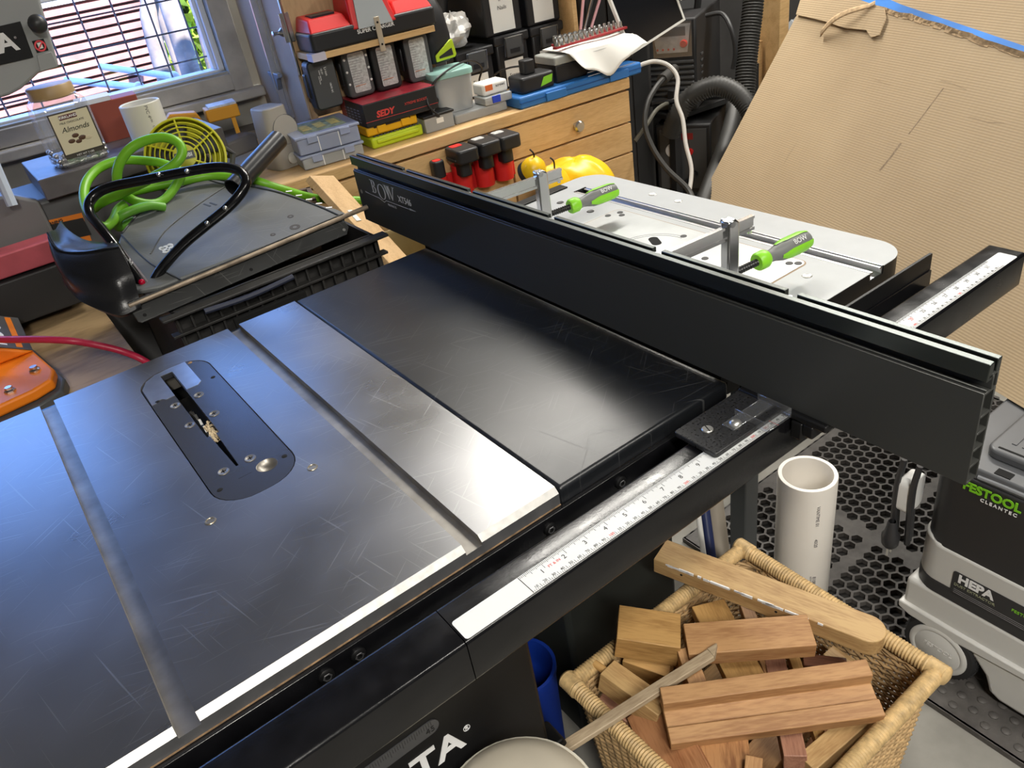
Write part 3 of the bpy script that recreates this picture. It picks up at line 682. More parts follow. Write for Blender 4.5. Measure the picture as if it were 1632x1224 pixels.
# lid: raised tray with ribbed top, latch recesses
lid = ebox('lid', .482, .500, m_fl, -.004, .04, .012)
mb = MB(); mb.prism(rrect(.235, .43, .02, 5, 1.0, -.30), .498, .517); lidp = mb.build('lid_tray', m_fl, ext, bevel=.005, bseg=3, M=EO)
mb = MB()
for k in range(26): mb.box(.915, 1.085, -.505 + k * .0155, -.498 + k * .0155, .517, .5185)
mb.build('lid_rib', m_fl, lidp, M=EO)
mb = MB(); mb.box(.893, .897, -.40, -.10, .5170, .5176).box(1.105, 1.109, -.40, -.10, .5170, .5176); mb.build('lid_groove', m_hole, lidp, M=EO)
for yv in (-.06, -.13, -.22): MB().box(.850, .866, yv - .012, yv + .012, .4985, .5012).build('latch_recess', m_hole, lid, M=EO)
mb = MB(); mb.tube(spline([(.842, -.10, .487), (.842, -.16, .489), (.842, -.34, .489)], 6), .004, 8); mb.build('latch_bar', mat('lid_light', (.30, .31, .33), .3, .4), lid, M=EO)
MB().box(1.10, 1.125, -.10, -.035, .503, .516).build('lid_hinge', m_hole, lid, M=EO)
# hose cuff on the back face and the coiled mains cord with plug
cu = MB().prism(rrect(.05, .075, .014, 5, 0, 0), -.012, .012, T(.865, .012, .375) @ RX(PI / 2)).build('cord_bracket', mat('bright_white_plastic', (.80, .80, .78), .35), ext, bevel=.003, M=EO)
mb = MB()
for k in range(6):
    x = .846 + .012 * (k % 3); yy_ = -.006 + .016 * (k // 3) + .004 * k
    mb.tube(spline([(x, yy_, .455), (x - .004, yy_ + .004, .40), (x - .002, yy_ + .003, .33), (x, yy_, .27)], 6), .0055, 8)
mb.build('mains_cord', m_fb, ext, M=EO)
pg = MB().lathe([(.0, 0), (.010, 0), (.015, .008), (.0165, .028), (.012, .036), (.008, .062), (.0065, .064)], T(.836, .020, .255) @ RY(-.05), 14, False).build('plug', m_fb, ext, M=EO)
for dx in (-.006, .006): MB().cyl((.836 + dx, .020, .235), (.836 + dx, .020, .257), .0018, seg=8).build('plug_pin', m_zinc, pg, M=EO)

# ================================================================== big leaning cardboard sheets
m_card = bpy.data.materials.new('cardboard'); m_card.use_nodes = True
def card_nodes(m):
    nt = m.node_tree; b = nt.nodes['Principled BSDF']; b.inputs['Roughness'].default_value = .85; b.inputs['Specular IOR Level'].default_value = .2
    tc = nt.nodes.new('ShaderNodeTexCoord')
    w = nt.nodes.new('ShaderNodeTexWave'); w.bands_direction = 'Y'; w.inputs['Scale'].default_value = 58; w.inputs['Distortion'].default_value = .25; w.inputs['Detail'].default_value = 1
    w2 = nt.nodes.new('ShaderNodeTexWave'); w2.bands_direction = 'X'; w2.inputs['Scale'].default_value = 26; w2.inputs['Distortion'].default_value = .4
    n = nt.nodes.new('ShaderNodeTexNoise'); n.inputs['Scale'].default_value = 3; n.inputs['Detail'].default_value = 6
    for q in (w, w2, n): nt.links.new(tc.outputs['Object'], q.inputs['Vector'])
    r = nt.nodes.new('ShaderNodeValToRGB'); r.color_ramp.elements[0].position = .3; r.color_ramp.elements[1].position = .7
    r.color_ramp.elements[0].color = (.39, .29, .18, 1); r.color_ramp.elements[1].color = (.46, .35, .22, 1)
    nt.links.new(n.outputs[0], r.inputs[0])
    a = nt.nodes.new('ShaderNodeMath'); a.operation = 'MULTIPLY'; nt.links.new(w.outputs[1], a.inputs[0]); nt.links.new(w2.outputs[1], a.inputs[1])
    s = nt.nodes.new('ShaderNodeMath'); s.operation = 'MULTIPLY_ADD'; s.inputs[1].default_value = .7; nt.links.new(a.outputs[0], s.inputs[0]); nt.links.new(w.outputs[1], s.inputs[2])
    mx = nt.nodes.new('ShaderNodeMix'); mx.data_type = 'RGBA'; mx.inputs[7].default_value = (.60, .48, .33, 1)
    k = nt.nodes.new('ShaderNodeMath'); k.operation = 'MULTIPLY'; k.inputs[1].default_value = .10; nt.links.new(s.outputs[0], k.inputs[0])
    nt.links.new(k.outputs[0], mx.inputs[0]); nt.links.new(r.outputs[0], mx.inputs[6])
    # long scuffs
    mp = nt.nodes.new('ShaderNodeMapping'); mp.inputs['Scale'].default_value = (30, 2.5, 1); mp.inputs['Rotation'].default_value = (0, 0, .05); nt.links.new(tc.outputs['Object'], mp.inputs[0])
    n4 = nt.nodes.new('ShaderNodeTexNoise'); n4.inputs['Scale'].default_value = 1.6; n4.inputs['Detail'].default_value = 3; nt.links.new(mp.outputs[0], n4.inputs['Vector'])
    q4 = nt.nodes.new('ShaderNodeMapRange'); q4.inputs[1].default_value = .70; q4.inputs[2].default_value = .78; q4.inputs[4].default_value = .35; nt.links.new(n4.outputs[0], q4.inputs[0])
    m3 = nt.nodes.new('ShaderNodeMix'); m3.data_type = 'RGBA'; m3.inputs[7].default_value = (.22, .17, .11, 1); nt.links.new(q4.outputs[0], m3.inputs[0]); nt.links.new(mx.outputs[2], m3.inputs[6])
    nt.links.new(m3.outputs[2], b.inputs['Base Color'])
    bp = nt.nodes.new('ShaderNodeBump'); bp.inputs['Strength'].default_value = .16; bp.inputs['Distance'].default_value = .001
    nt.links.new(s.outputs[0], bp.inputs['Height']); nt.links.new(bp.outputs[0], b.inputs['Normal'])
card_nodes(m_card)
m_blue = mat('printed_blue', (.04, .22, .68), .5, var=.35, vs=6)
m_cedge = mat('torn_paper', (.40, .28, .16), .9, var=.3, vs=120)
CB = px(1120, 310, x=1.45); CA = px(1275, 10, x=1.734)
ce1 = Vector((.33, .94, 0)).normalized(); ce2 = (CA - CB); ce2 = (ce2 - ce1 * ce2.dot(ce1)).normalized(); cn = ce1.cross(ce2)
if cn.x > 0: cn = -cn
CM = frame(CB, -ce1, ce2)                          # x along -e1 (to the right in the picture), y up the sheet, z out
CMI = CM.inverted()
def cpx(u, v, off=0.):
    r = ray(u, v); o = CB + CM.to_3x3().col[2] * off; nn = CM.to_3x3().col[2]
    t = (o - CAMC).dot(nn) / r.dot(nn); return CMI @ (CAMC + r * t)
def cpoly(pts, off=0.): return [(cpx(u, v, off).x, cpx(u, v, off).y) for u, v in pts]
sheet = thing('cardboard_sheet', 'big flattened cardboard carton with a torn top edge leaning at the right', 'cardboard', CM)
edge = [(1360, -4), (1372, 6), (1385, 8), (1410, 14), (1432, 22), (1450, 24), (1476, 34), (1500, 40), (1526, 50), (1545, 55), (1570, 66), (1584, 70), (1605, 77), (1620, 82), (1640, 88), (1700, 108)]
lowr = cpx(1700, 640); lowl = cpx(1112, 327)
top_pts = cpoly([(1272, 20), (1278, -2), (1282, -30), (1340, -40), (1352, -8)]) + cpoly(edge)
poly = [(lowl.x - .004, lowl.y - .02)] + cpoly([(1120, 310)]) + top_pts + [(max(top_pts[-1][0], lowr.x) + .02, top_pts[-1][1] - .1), (max(top_pts[-1][0], lowr.x) + .02, lowl.y - .02)]
MB().prism(poly, -.004, 0).build('sheet_face', m_card, sheet)
# hanging torn flap and curled strip of liner near the top left
fl = cpoly([(1272, 25), (1280, -2), (1362, -2), (1412, 15), (1416, 30), (1405, 58), (1392, 62), (1384, 50), (1350, 47), (1318, 36)])
MB().prism(fl, .006, .0085).build('torn_flap', m_card, sheet)
a, b_ = cpx(1313, 57), cpx(1400, 8)
mb = MB()
def strip(u, v):
    p = a.lerp(b_, u); return Vector((p.x, p.y, .012 + .022 * math.sin(PI * min(1, u * 1.1)))) + Vector((.010, -.014, 0)) * (v - .5) * (1.1 - .4 * u)
mb.grid(strip, 10, 3); mb.build('torn_strip', m_cedge, sheet, thick=.0015)
mb = MB(); rnd = random.Random(5)
for i in range(len(edge) - 1):
    p, q = cpx(*edge[i]), cpx(*edge[i + 1]); n_ = 4
    for k in range(n_):
        c = p.lerp(q, (k + .5) / n_); mb.box(-.012, .012, -.004 - rnd.random() * .006, .003, -.001, .0014, T(c.x, c.y, 0) @ RZ(math.atan2(q.y - p.y, q.x - p.x)))
mb.build('ragged_edge', m_cedge, sheet)
sheet2 = thing('cardboard_carton', 'second cardboard carton with a blue printed band behind the torn sheet', 'cardboard', CM @ T(0, 0, -.02))
bl_ = [cpx(u, v, -.02) for u, v in [(1340, -60), (1352, 20), (1700, 140), (1720, 30), (1800, -60)]]
MB().prism([(p.x, p.y) for p in bl_], -.006, 0).build('carton_face', m_card, sheet2)
band_ = [cpx(u, v, -.02) for u, v in [(1355, -6), (1390, 25), (1640, 100), (1690, 110), (1690, 92), (1640, 76), (1540, 42), (1438, 8), (1410, -4)]]
MB().prism([(p.x, p.y) for p in band_], 0.0004, .0012).build('blue_band', m_blue, sheet2)

# ================================================================== wicker basket with offcuts
m_wick = mat('wicker', (.44, .29, .14), .6, var=.35, vs=60)
m_wrim = mat('wicker_rim', (.52, .36, .17), .55, var=.3, vs=90)
BX0, BX1, BY0, BY1, BH = .160, .552, -.213, .128, .375
bcx, bcy = (BX0 + BX1) / 2, (BY0 + BY1) / 2
bas = thing('wicker_basket', 'square wicker basket full of wood offcuts under the front rail', 'basket', T(bcx, bcy, 0))
def ring(h, grow=0., r=.03, n=8):
    k = .86 + .14 * h / BH
    return rrect((BX1 - BX0) * k + grow, (BY1 - BY0) * k + grow, r, n, 0, 0)
# perimeter samples for the weave
def perim(h, N, ph=0., amp=0.):
    base = ring(h); L = [0.]; n = len(base)
    for i in range(n): L.append(L[-1] + math.dist(base[i], base[(i + 1) % n]))
    out = []
    for k in range(N):
        t = L[-1] * k / N
        i = max(j for j in range(n) if L[j] <= t); f = (t - L[i]) / (L[i + 1] - L[i])
        p, q = base[i], base[(i + 1) % n]; x, y = p[0] + (q[0] - p[0]) * f, p[1] + (q[1] - p[1]) * f
        dx, dy = q[0] - p[0], q[1] - p[1]; l = math.hypot(dx, dy); s = amp * math.cos(PI * k + ph)
        out.append(Vector((x + dy / l * s, y - dx / l * s, h)))
    return out
mb = MB(); NS = 76
for j in range(58):
    mb.tube(perim(.012 + j * .006, NS, PI * (j % 2), .0028), .0029, 5, closed=True)
for k in range(NS): pass
st = [perim(.008 + .35 * i / 6, NS) for i in range(7)]
for k in range(0, NS): mb.tube([st[i][k] for i in range(7)], .0024, 5)
tag(mb.build('weave', m_wick, bas, angle=80), kind='stuff')
MB().prism(ring(0.0), .004, .012).build('basket_base', m_wick, bas)
mb = MB()
rp = [Vector((x, y, BH)) for x, y in ring(BH, .002, .012, 3)]
RR = .0125
def rimseg(p, q):
    L = (q - p).length; n = int(L / .0048)
    mb.lathe([(RR * (1.05 if k % 2 else .93), L * k / (2 * n)) for k in range(2 * n + 1)], along(p, q), 12, False)
for (sa, sb) in (((-1, -1), (1, -1)), ((1, -1), (1, 1)), ((1, 1), (-1, 1)), ((-1, 1), (-1, -1))):
    w, l = (BX1 - BX0) / 2, (BY1 - BY0) / 2
    p, q = Vector((sa[0] * w, sa[1] * l, BH)), Vector((sb[0] * w, sb[1] * l, BH)); d = (q - p).normalized() * .006
    mb = MB(); rimseg(p + d, q - d); mb.build('rim', m_wrim, bas)
for sx in (-1, 1):
    for sy in (-1, 1):
        w, l = (BX1 - BX0) / 2, (BY1 - BY0) / 2; c = Vector((sx * w, sy * l, BH))
        mb = MB(); d_ = Vector((0, sy, 0))
        mb.lathe([(.006, -.002), (.0125, 0), (.0150, .004)] + [(.0150 if k % 2 else .0142, .006 + k * .0022) for k in range(12)] + [(.0125, .034), (.006, .036)], along(c - d_ * .020, c + d_ * .016), 14)
        mb.build('corner_wrap', m_wrim, bas)
mb = MB()
for ph in (0, PI):
    pts = perim(BH - .020, 120, 0, 0); n = len(pts)
    mb.tube([p + Vector((p.x, p.y, 0)).normalized() * (.004 * math.sin(i * .9 + ph)) + Vector((0, 0, .005 * math.cos(i * .9 + ph))) for i, p in enumerate(pts)], .0028, 6, closed=True)
mb.build('border_braid', m_wick, bas)

# woods of the offcuts (grain runs along local x)
W1 = wood('oak_pale', (.52, .34, .15), (.36, .21, .085)); W2 = wood('redwood', (.42, .20, .09), (.27, .11, .045)); W3 = wood('fir', (.46, .255, .11), (.31, .15, .06))
W4 = wood('dark_grain', (.40, .20, .08), (.20, .08, .03)); W5 = wood('pine_yellow', (.50, .29, .10), (.34, .18, .055)); W6 = wood('cedar_pink', (.38, .19, .12), (.25, .11, .07)); W7 = wood('ply_grey', (.46, .36, .24), (.30, .22, .14)); W8 = wood('mahogany', (.16, .06, .03), (.08, .03, .015))
GW = 'offcuts in the wicker basket'
def board(label, p0, p1, wid, thk, m, roll=0., prof=None, name='wood_offcut', extra=None, bev=.0012, up=None):
    """a stick from p0 to p1 (centre of its top face), grain along its length; prof = outline in (across, height)"""
    p0, p1 = Vector(p0), Vector(p1); x = (p1 - p0).normalized(); L = (p1 - p0).length
    u = Vector(up) if up else Vector((0, 0, 1)); y = u.cross(x).normalized()
    M = frame(p0, x, y) @ RX(roll)
    t = thing(name, label, 'wood', M, GW)
    pr = prof or [(-wid / 2, -thk), (wid / 2, -thk), (wid / 2, 0), (-wid / 2, 0)]
    mb = MB(); mb.prism(pr, 0, L, Matrix(((0, 0, 1, 0), (1, 0, 0, 0), (0, 1, 0, 0), (0, 0, 0, 1))))
    o = mb.build('stick', m, t, bevel=bev)
    return t, o, L
def P(u, v, z): return px(u, v, z=z)
# long plank with rounded end lying across the rim, white paint along one edge
t, o, L = board('long pale plank with a rounded end and chipped white paint lying across the basket', P(1052, 875, .435), P(1383, 1000, .418), .050, .030, W1)
bpy.data.objects.remove(o, do_unlink=True)
MB().prism([(0, -.025), (L, -.025)] + [(L + .025 * math.sin(R_(k * 15)), -.025 * math.cos(R_(k * 15))) for k in range(1, 12)] + [(L, .025), (0, .025)], -.030, 0).build('stick', W1, t, bevel=.0012)
mb = MB(); rnd = random.Random(9)
for k in range(26):
    x = .02 + rnd.random() * (L - .05); mb.box(x, x + .006 + rnd.random() * .03, -.0256, -.0235 - rnd.random() * .003, -.002 - rnd.random() * .003, .0004)
mb.build('paint_flakes', m_inkw, t)
for f in (.62, .68, .15): MB().lathe([(0, .0003), (.0022, .0003), (.0022, 0)], T(L * f, -.0251, -.012) @ RX(PI / 2), 10, False).build('nail_hole', m_hole, t)
board('thick square reddish block with clear straight grain on top of the pile', P(1093, 1018, .425), P(1294, 1003, .425), .052, .030, W3, up=(-.05, -.1, 1))
cprof = [(-.036, -.034), (.036, -.034), (.036, .004), (.012, .004), (.010, -.016), (-.012, -.018), (-.014, -.011), (-.036, -.012)]
board('grooved moulding offcut dusted with sawdust at the front of the pile', P(1060, 1138, .418), P(1397, 1092, .418), .07, .03, W3, prof=cprof, up=(-.05, -.22, 1))
mb = MB()
t, o, L = board('thin grey strip with a pointed end poking over the basket rim', P(893, 1192, .408), P(1133, 1040, .430), .016, .010, W7)
MB().prism([(0, -.008), (.016, .006), (.016, .008), (0, .008)], -.010, 0, T(L, 0, 0)).build('pointed_tip', W7, t)
t, o, L = board('mortised dark oak block with a slot in its end', P(985, 990, .436), P(1085, 1005, .420), .062, .046, W5, up=(-.15, .1, 1))
MB().prism(rrect(.012, .028, .006, 5), -.004, .0006, T(0, 0, -.022) @ RY(-PI / 2)).build('mortise', mat('mortise_dark', (.14, .07, .04), .8), t)
board('oak block with a pale slotted label below the mortised one', P(1000, 1030, .382), P(1072, 1055, .372), .052, .05, W5, up=(-.2, .1, 1))
t, o, L = board('pale square oak leg with a round dowel in its end', P(968, 1062, .392), P(1060, 1128, .378), .036, .036, W1, up=(.1, .35, 1))
MB().cyl((-.022, 0, -.012), (.002, 0, -.012), .0062, seg=14).build('dowel', W5, t)
board('short upright fir piece between the block and the strip', P(1092, 1032, .412), P(1118, 1105, .395), .026, .045, W3)
board('yellow pine board with a round knot under the block', P(1128, 960, .375), P(1205, 1110, .372), .055, .022, W5)
board('narrow fir stick beside the knotty pine board', P(1188, 960, .36), P(1232, 1080, .36), .020, .02, W3)
board('dark cedar stick crossing under the moulding', P(1232, 1035, .360), P(1268, 1205, .372), .030, .028, W6)
board('orange fir stick beside the dark cedar one', P(1262, 1035, .358), P(1310, 1180, .352), .016, .02, W5)
board('reddish board with worn white edge at the lower left of the pile', P(1030, 1120, .365), P(1095, 1250, .372), .075, .020, W2, up=(-.5, .2, 1))
board('brown square stick hidden under the reddish board', P(958, 1108, .345), P(1010, 1140, .335), .03, .03, W6)
t, o, L = board('coarse dark grained board with a clipped corner at the bottom of the pile', P(1150, 1150, .380), P(1160, 1250, .380), .065, .02, W4)
t, o, L = board('sharp splinter of fir pointing upward beside the dark board', P(1202, 1205, .395), P(1195, 1290, .385), .022, .022, W3)
board('board lying along the front inside the basket rim', P(1395, 1120, .362), P(1285, 1215, .362), .028, .07, W1)
board('dark mahogany scrap near the right wall of the basket', P(1280, 1050, .352), P(1350, 1058, .352), .022, .03, W8)
board('pale scrap with angled end behind the mahogany piece', P(1320, 1035, .345), P(1372, 1075, .340), .026, .02, W1)
board('whitish scrap under the end of the moulding', P(1330, 1150, .34), P(1375, 1145, .34), .03, .02, wood('bleached', (.62, .50, .40), (.48, .36, .28)))
# deeper offcuts that fill the basket below
rnd = random.Random(21)
for k, (lab, m) in enumerate((('brown stud offcut deep in the basket under the pile', W2), ('long fir stick lying low in the basket', W3), ('dark board lying at the bottom of the basket', W4), ('pine stick lying low across the basket', W5))):
    board(lab, (BX0 + .06, BY0 + .07 + k * .06, .20 + .02 * k), (BX1 - .07, BY0 + .09 + k * .055, .22 + .015 * k), .05, .03, m)

# ================================================================== beige domed plastic duct under the rail
m_beige = mat('beige_plastic', (.52, .47, .38), .4, var=.08, vs=10)
duct = thing('dust_duct', 'beige rounded plastic dust duct below the front rail beside the basket', 'duct', T(-.052, -.060, -.012))
MB().lathe([(.0, .585), (.03, .584), (.062, .575), (.082, .560), (.090, .545), (.0915, .530), (.0925, .30), (.085, .0), (.0, .0)], None, 48, False).build('duct_shell', m_beige, duct)
mb = MB(); mb.tube([(.0905 * math.cos(R_(a)), .0905 * math.sin(R_(a)), .5455) for a in range(0, 360, 8)], .0022, 6, closed=True); mb.build('moulded_seam', mat('pale_plastic', (.66, .62, .53), .4), duct)
# blue tub and loose pipes standing in the gloom under the router table
m_bluep = mat('blue_plastic', (.006, .035, .30), .5)
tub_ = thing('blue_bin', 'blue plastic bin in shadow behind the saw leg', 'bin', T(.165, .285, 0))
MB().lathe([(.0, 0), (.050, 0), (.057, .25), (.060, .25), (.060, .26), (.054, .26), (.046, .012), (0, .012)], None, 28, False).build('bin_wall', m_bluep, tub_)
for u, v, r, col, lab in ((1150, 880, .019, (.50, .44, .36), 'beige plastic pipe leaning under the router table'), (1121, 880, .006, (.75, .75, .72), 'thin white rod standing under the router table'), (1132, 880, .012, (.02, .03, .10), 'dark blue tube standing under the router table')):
    p = px(u, v, y=.36); q = px(u - 12, v - 90, y=.42)
    d = (q - p).normalized(); base = p - d * (p.z / d.z) if d.z else p
    topp = base + d * (.70 / d.z)
    o = MB().cyl(base, topp, r, seg=16).build('pipe' if r > .008 else 'rod', mat('c_%d' % u, col, .4)); tag(o, lab, 'pipe' if r > .008 else 'rod')
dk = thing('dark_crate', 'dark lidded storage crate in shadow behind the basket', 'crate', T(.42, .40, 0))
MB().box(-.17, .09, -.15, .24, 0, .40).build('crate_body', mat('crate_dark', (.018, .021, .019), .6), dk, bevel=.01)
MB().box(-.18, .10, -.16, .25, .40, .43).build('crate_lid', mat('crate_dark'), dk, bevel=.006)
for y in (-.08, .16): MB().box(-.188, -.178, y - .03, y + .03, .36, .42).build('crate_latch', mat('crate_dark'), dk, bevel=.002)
def scuff(pts, w): 
    P_ = [cpx(u, v) for u, v in pts]
    MB().loft([[p + Vector((w * .5, 0, .0003)), p + Vector((-w * .5, 0, .0003)), p + Vector((-w * .5, 0, -.0005)), p + Vector((w * .5, 0, -.0005))] for p in P_], smooth=False).build('scuff_mark', mat('scuff_brown', (.27, .20, .13), .9, var=.3, vs=200), sheet)
scuff([(1504, 140), (1480, 172), (1462, 196), (1448, 214)], .003); scuff([(1436, 228), (1420, 250), (1402, 272)], .005); scuff([(1395, 126), (1405, 131), (1419, 136)], .002); scuff([(1500, 128), (1520, 134), (1540, 143)], .003); scuff([(1545, 186), (1575, 195), (1600, 196)], .003)
# ================================================================== drawer cabinet along the back wall (wall frame: s along, n deep, z up)
def wthing(name, label, cat, s=0., n=0., z=0., yaw=0., group=None): return thing(name, label, cat, WM @ T(s, n, z) @ RZ(yaw), group)
CT = .898
m_birch = wood('birch_ply', (.66, .43, .20), (.54, .33, .14), 14, (1.2, 10, 10), .42)
m_birch2 = wood('birch_worn', (.50, .34, .19), (.36, .23, .12), 10, (1.5, 6, 9), .5)
m_pan = wood('panel_ply', (.50, .33, .18), (.38, .24, .12), 10, (6, 6, 1), .5)
m_pang = mat('panel_grey', (.42, .33, .25), .6, var=.15, vs=6)
m_red = mat('tool_red', (.62, .02, .02), .38); m_redd = mat('dark_red', (.28, .015, .02), .5)
m_pblk = mat('plastic_black', (.018, .018, .020), .42); m_pgry = mat('plastic_dark_grey', (.07, .072, .075), .45)
m_lg = mat('tool_green', (.42, .55, .02), .4); m_lab = mat('label_silver', (.56, .58, .58), .42, .3, var=.25, vs=160)
m_yel = mat('case_yellow', (.80, .42, .01), .42); m_chart = mat('case_chartreuse', (.50, .62, .02), .42)
m_clr = mat('cloudy_plastic', (.70, .72, .72), .22, trans=.55, ior=1.3); m_clrb = mat('bluish_clear_plastic', (.52, .58, .78), .2, trans=.45, ior=1.3)
m_wpl = mat('white_paper', (.78, .77, .73), .7); m_pinkr = mat('pink_rod', (.78, .42, .46), .5)

cab = wthing('drawer_cabinet', 'birch drawer cabinet with wide drawers behind the router table', 'cabinet', -.1, .25, 0)
cO = T(.1, -.25, 0)
MB().box(-.62, .43, .02, .60, 0, .862).build('carcass', m_birch, cab, M=cO)
MB().box(-.64, .432, -.002, .61, .868, CT).build('worktop', m_birch, cab, bevel=.003, M=cO)
def drawer(s0, s1, z0, z1, knob=None):
    d = MB().box(s0 + .002, s1 - .002, 0, .018, z0 + .0015, z1 - .0015).build('drawer', m_birch, cab, bevel=.0015, M=cO)
    if knob: MB().lathe([(.006, 0), (.006, .012), (.0145, .018), (.0155, .024), (.012, .028), (0, .029)], T(knob[0], 0, knob[1]) @ RX(PI / 2), 20, False).build('knob', m_steel, d, M=cO)
for z0, z1, k in ((.777, .864, (.236, .817)), (.692, .775, None), (.60, .690, None), (.40, .598, None), (.10, .398, None)): drawer(.026, .43, z0, z1, k)
for z0, z1 in ((.70, .864), (.40, .698), (.10, .398)): drawer(-.62, .024, z0, z1)
# battery cups on the drawer front, each with a pack in it
def cup(label, s, w, h, big, z, red_top=False):
    t = wthing('battery_cup', label, 'holder', s, -.001, z, 0, 'red battery cups on the drawer front')
    mb = MB(); r = w / 2
    mb.loft([[Vector((r * .92 * math.cos(a), -r * .85 - r * .85 * math.sin(a), 0)) for a in [2 * PI * k / 20 for k in range(20)]], [Vector((r * math.cos(a), -r * .9 - r * .9 * math.sin(a), h)) for a in [2 * PI * k / 20 for k in range(20)]]])
    mb.build('cup_body', m_red, t); MB().box(-w * .8, w * .8, -.008, 0, -.004, h * .75).build('backplate', m_red, t, bevel=.002)
def pack(label, s, z, big=.80, top='grey', n=-.046):
    t = wthing('battery_pack', label, 'battery', s, n, z, 0, 'packs standing in the red cups')
    w, d, h = .074 * big, .10 * big, .042 * big
    MB().prism(rrect(w, d, .012, 4, 0, -.008), .018, .018 + h).build('pack_body', m_pblk, t, bevel=.005, bseg=3)
    MB().prism(rrect(w * .55, d * .55, .01, 4, 0, 0), -.02, .018).build('pack_stem', m_pblk, t, bevel=.003)
    MB().prism(rrect(w * .5, d * .3, .005, 3, -.005, .012), .018 + h, .0188 + h).build('pack_label', m_red if top == 'red' else m_lab, t)
    for sx in (-1, 1): MB().box(sx * w / 2 - .002, sx * w / 2 + .002, -d * .35, d * .25, .026, .030).build('pack_groove', m_pgry, t)
for k, (u, v, lab, tp, dz) in enumerate(((737, 262, 'battery pack with a red label in the left cup', 'red', 0), (772, 250, 'battery pack with a silver label in the middle cup', 'grey', .018), (803, 240, 'battery pack with a silver label in the right cup', 'grey', .02))):
    p = pw(u, v, n=-.045)
    cup(('red battery cup under the pack with a red label', 'red battery cup under the middle pack', 'red battery cup under the right pack')[k], p.x + .004, .052, .075, 1, p.z - .078)
    pack(lab, p.x, p.z - .006, top=tp)
p = pw(706, 290, n=-.03); cup('leftmost small red cup beside the fence', p.x, .038, .06, 0, p.z - .045)
t = wthing('small_battery', 'small round black battery pack in the leftmost red cup', 'battery', p.x - .003, -.022, p.z + .012)
MB().prism(rrect(.032, .034, .012, 5), 0, .042).build('pack_body', m_pblk, t, bevel=.003); MB().prism(rrect(.02, .02, .006, 4), .042, .0428).build('pack_label', m_red, t)

# ================================================================== hard hat and ear defenders in front of the drawers
m_hat = mat('hat_yellow', (.82, .50, .01), .35)
hp = pw(918, 268, n=-.15)
hat = wthing('hard_hat', 'yellow hard hat with moulded ribs in front of the drawers', 'hard hat', hp.x, -.15, hp.z - .065, R_(20))
mb = MB()
def dome(u, v):
    th = v * PI / 2; ph = 2 * PI * u; r = math.cos(th) ** .8
    k = 1 + .035 * (1 if abs(((ph / PI + .5) % 1) - .5) < .035 * (1 + 3 * v) else 0)
    rib = .006 * max(0, math.cos(9 * math.cos(ph) * r * 1.1)) * math.sin(th) if r > .05 else 0
    return Vector((.085 * r * math.cos(ph), .108 * r * math.sin(ph), .088 * math.sin(th) ** .9 * k + rib))
mb.grid(dome, 60, 12); mb.build('shell', m_hat, hat)
mb = MB(); mb.loft([[Vector((.085 * f * math.cos(a), .108 * f * math.sin(a) * (1.12 if math.sin(a) < -.3 else 1), z)) for a in [2 * PI * k / 40 for k in range(40)]] for f, z in ((1.0, .002), (1.14, -.004), (1.14, -.007), (1.0, -.002))], caps=False); mb.build('brim', m_hat, hat)
mb = MB()
for k in range(5): mb.lathe([(0, .0005), (.003, .0005), (.003, 0)], T(.02 + k * .008, .03, .084 - k * .003), 8, False)
mb.build('vent_hole', m_hole, hat)
for nm, (u, v), rr_, lab in (('ear_defender', (852, 268), .030, 'round yellow ear defender cup left of the hard hat'), ('ear_defender', (885, 290), .045, 'large yellow ear defender cup below the hard hat')):
    q = pw(u, v, n=-.21); t = wthing(nm, lab, 'ear defender', q.x, -.21, q.z)
    MB().lathe([(0, .022), (rr_ * .6, .02), (rr_ * .92, .01), (rr_, -.004), (rr_ * .95, -.016), (0, -.016)], RX(1.0) @ RY(.3), 28, False).build('cup_shell', m_hat, t)
    MB().lathe([(rr_ * .92, -.016), (rr_ * .98, -.02), (rr_ * .98, -.03), (rr_ * .8, -.032), (0, -.032)], RX(1.0) @ RY(.3), 28, False).build('cushion', m_pblk, t)
    MB().tube(spline([(0, 0, .018), (.002, -.002, rr_ + .004), (-.004, .004, rr_ + .016)], 5), .002, 6).build('yoke_wire', m_blk2, t)
bk = wthing('black_bucket', 'black plastic bucket carrying the yellow hard hat', 'bucket', hp.x + .01, -.15, 0)
MB().lathe([(0, 0), (.10, 0), (.118, hp.z - .085), (.122, hp.z - .085), (.122, hp.z - .075), (0, hp.z - .075)], None, 32, False).build('bucket_shell', m_pblk, bk)

# ================================================================== battery board cabinet with charging shelf
bc = wthing('battery_cabinet', 'wall cabinet of birch panels with a narrow charging shelf', 'cabinet', -.22, .4, CT)
bO = T(.22, -.4, -CT)
PS0, PS1, PN = -.408, -.045, .205
MB().box(PS0, PS1, PN, PN + .018, .975, 1.50).build('front_panel', m_pan, bc, M=bO)
MB().box(PS0 - .004, PS0 + .012, PN + .004, .60, CT, 1.50).build('side_panel', m_pang, bc, M=bO)
MB().box(PS0 - .004, PS0 + .016, PN, PN + .02, CT, .975).build('corner_post', m_birch2, bc, M=bO)
MB().box(PS1 - .018, PS1, PN + .018, .60, CT, 1.50).build('side_panel', m_pan, bc, M=bO)
shl = MB().box(-.405, -.085, .085, PN, 1.118, 1.132).build('charging_shelf', m_birch, bc, bevel=.001, M=bO)
MB().box(-.4055, -.372, .082, .12, 1.1165, 1.1335).build('paint_patch', mat('lilac_paint', (.55, .52, .62), .6), shl, M=bO)
mb = MB(); mb.tube([(PS0 - .002, PN - .004, 1.08), (PS0 - .002, PN - .004, 1.42)], .004, 8); hng = mb.build('piano_hinge', m_steel, bc, M=bO)
hp0 = pw(453, 45, n=.2)
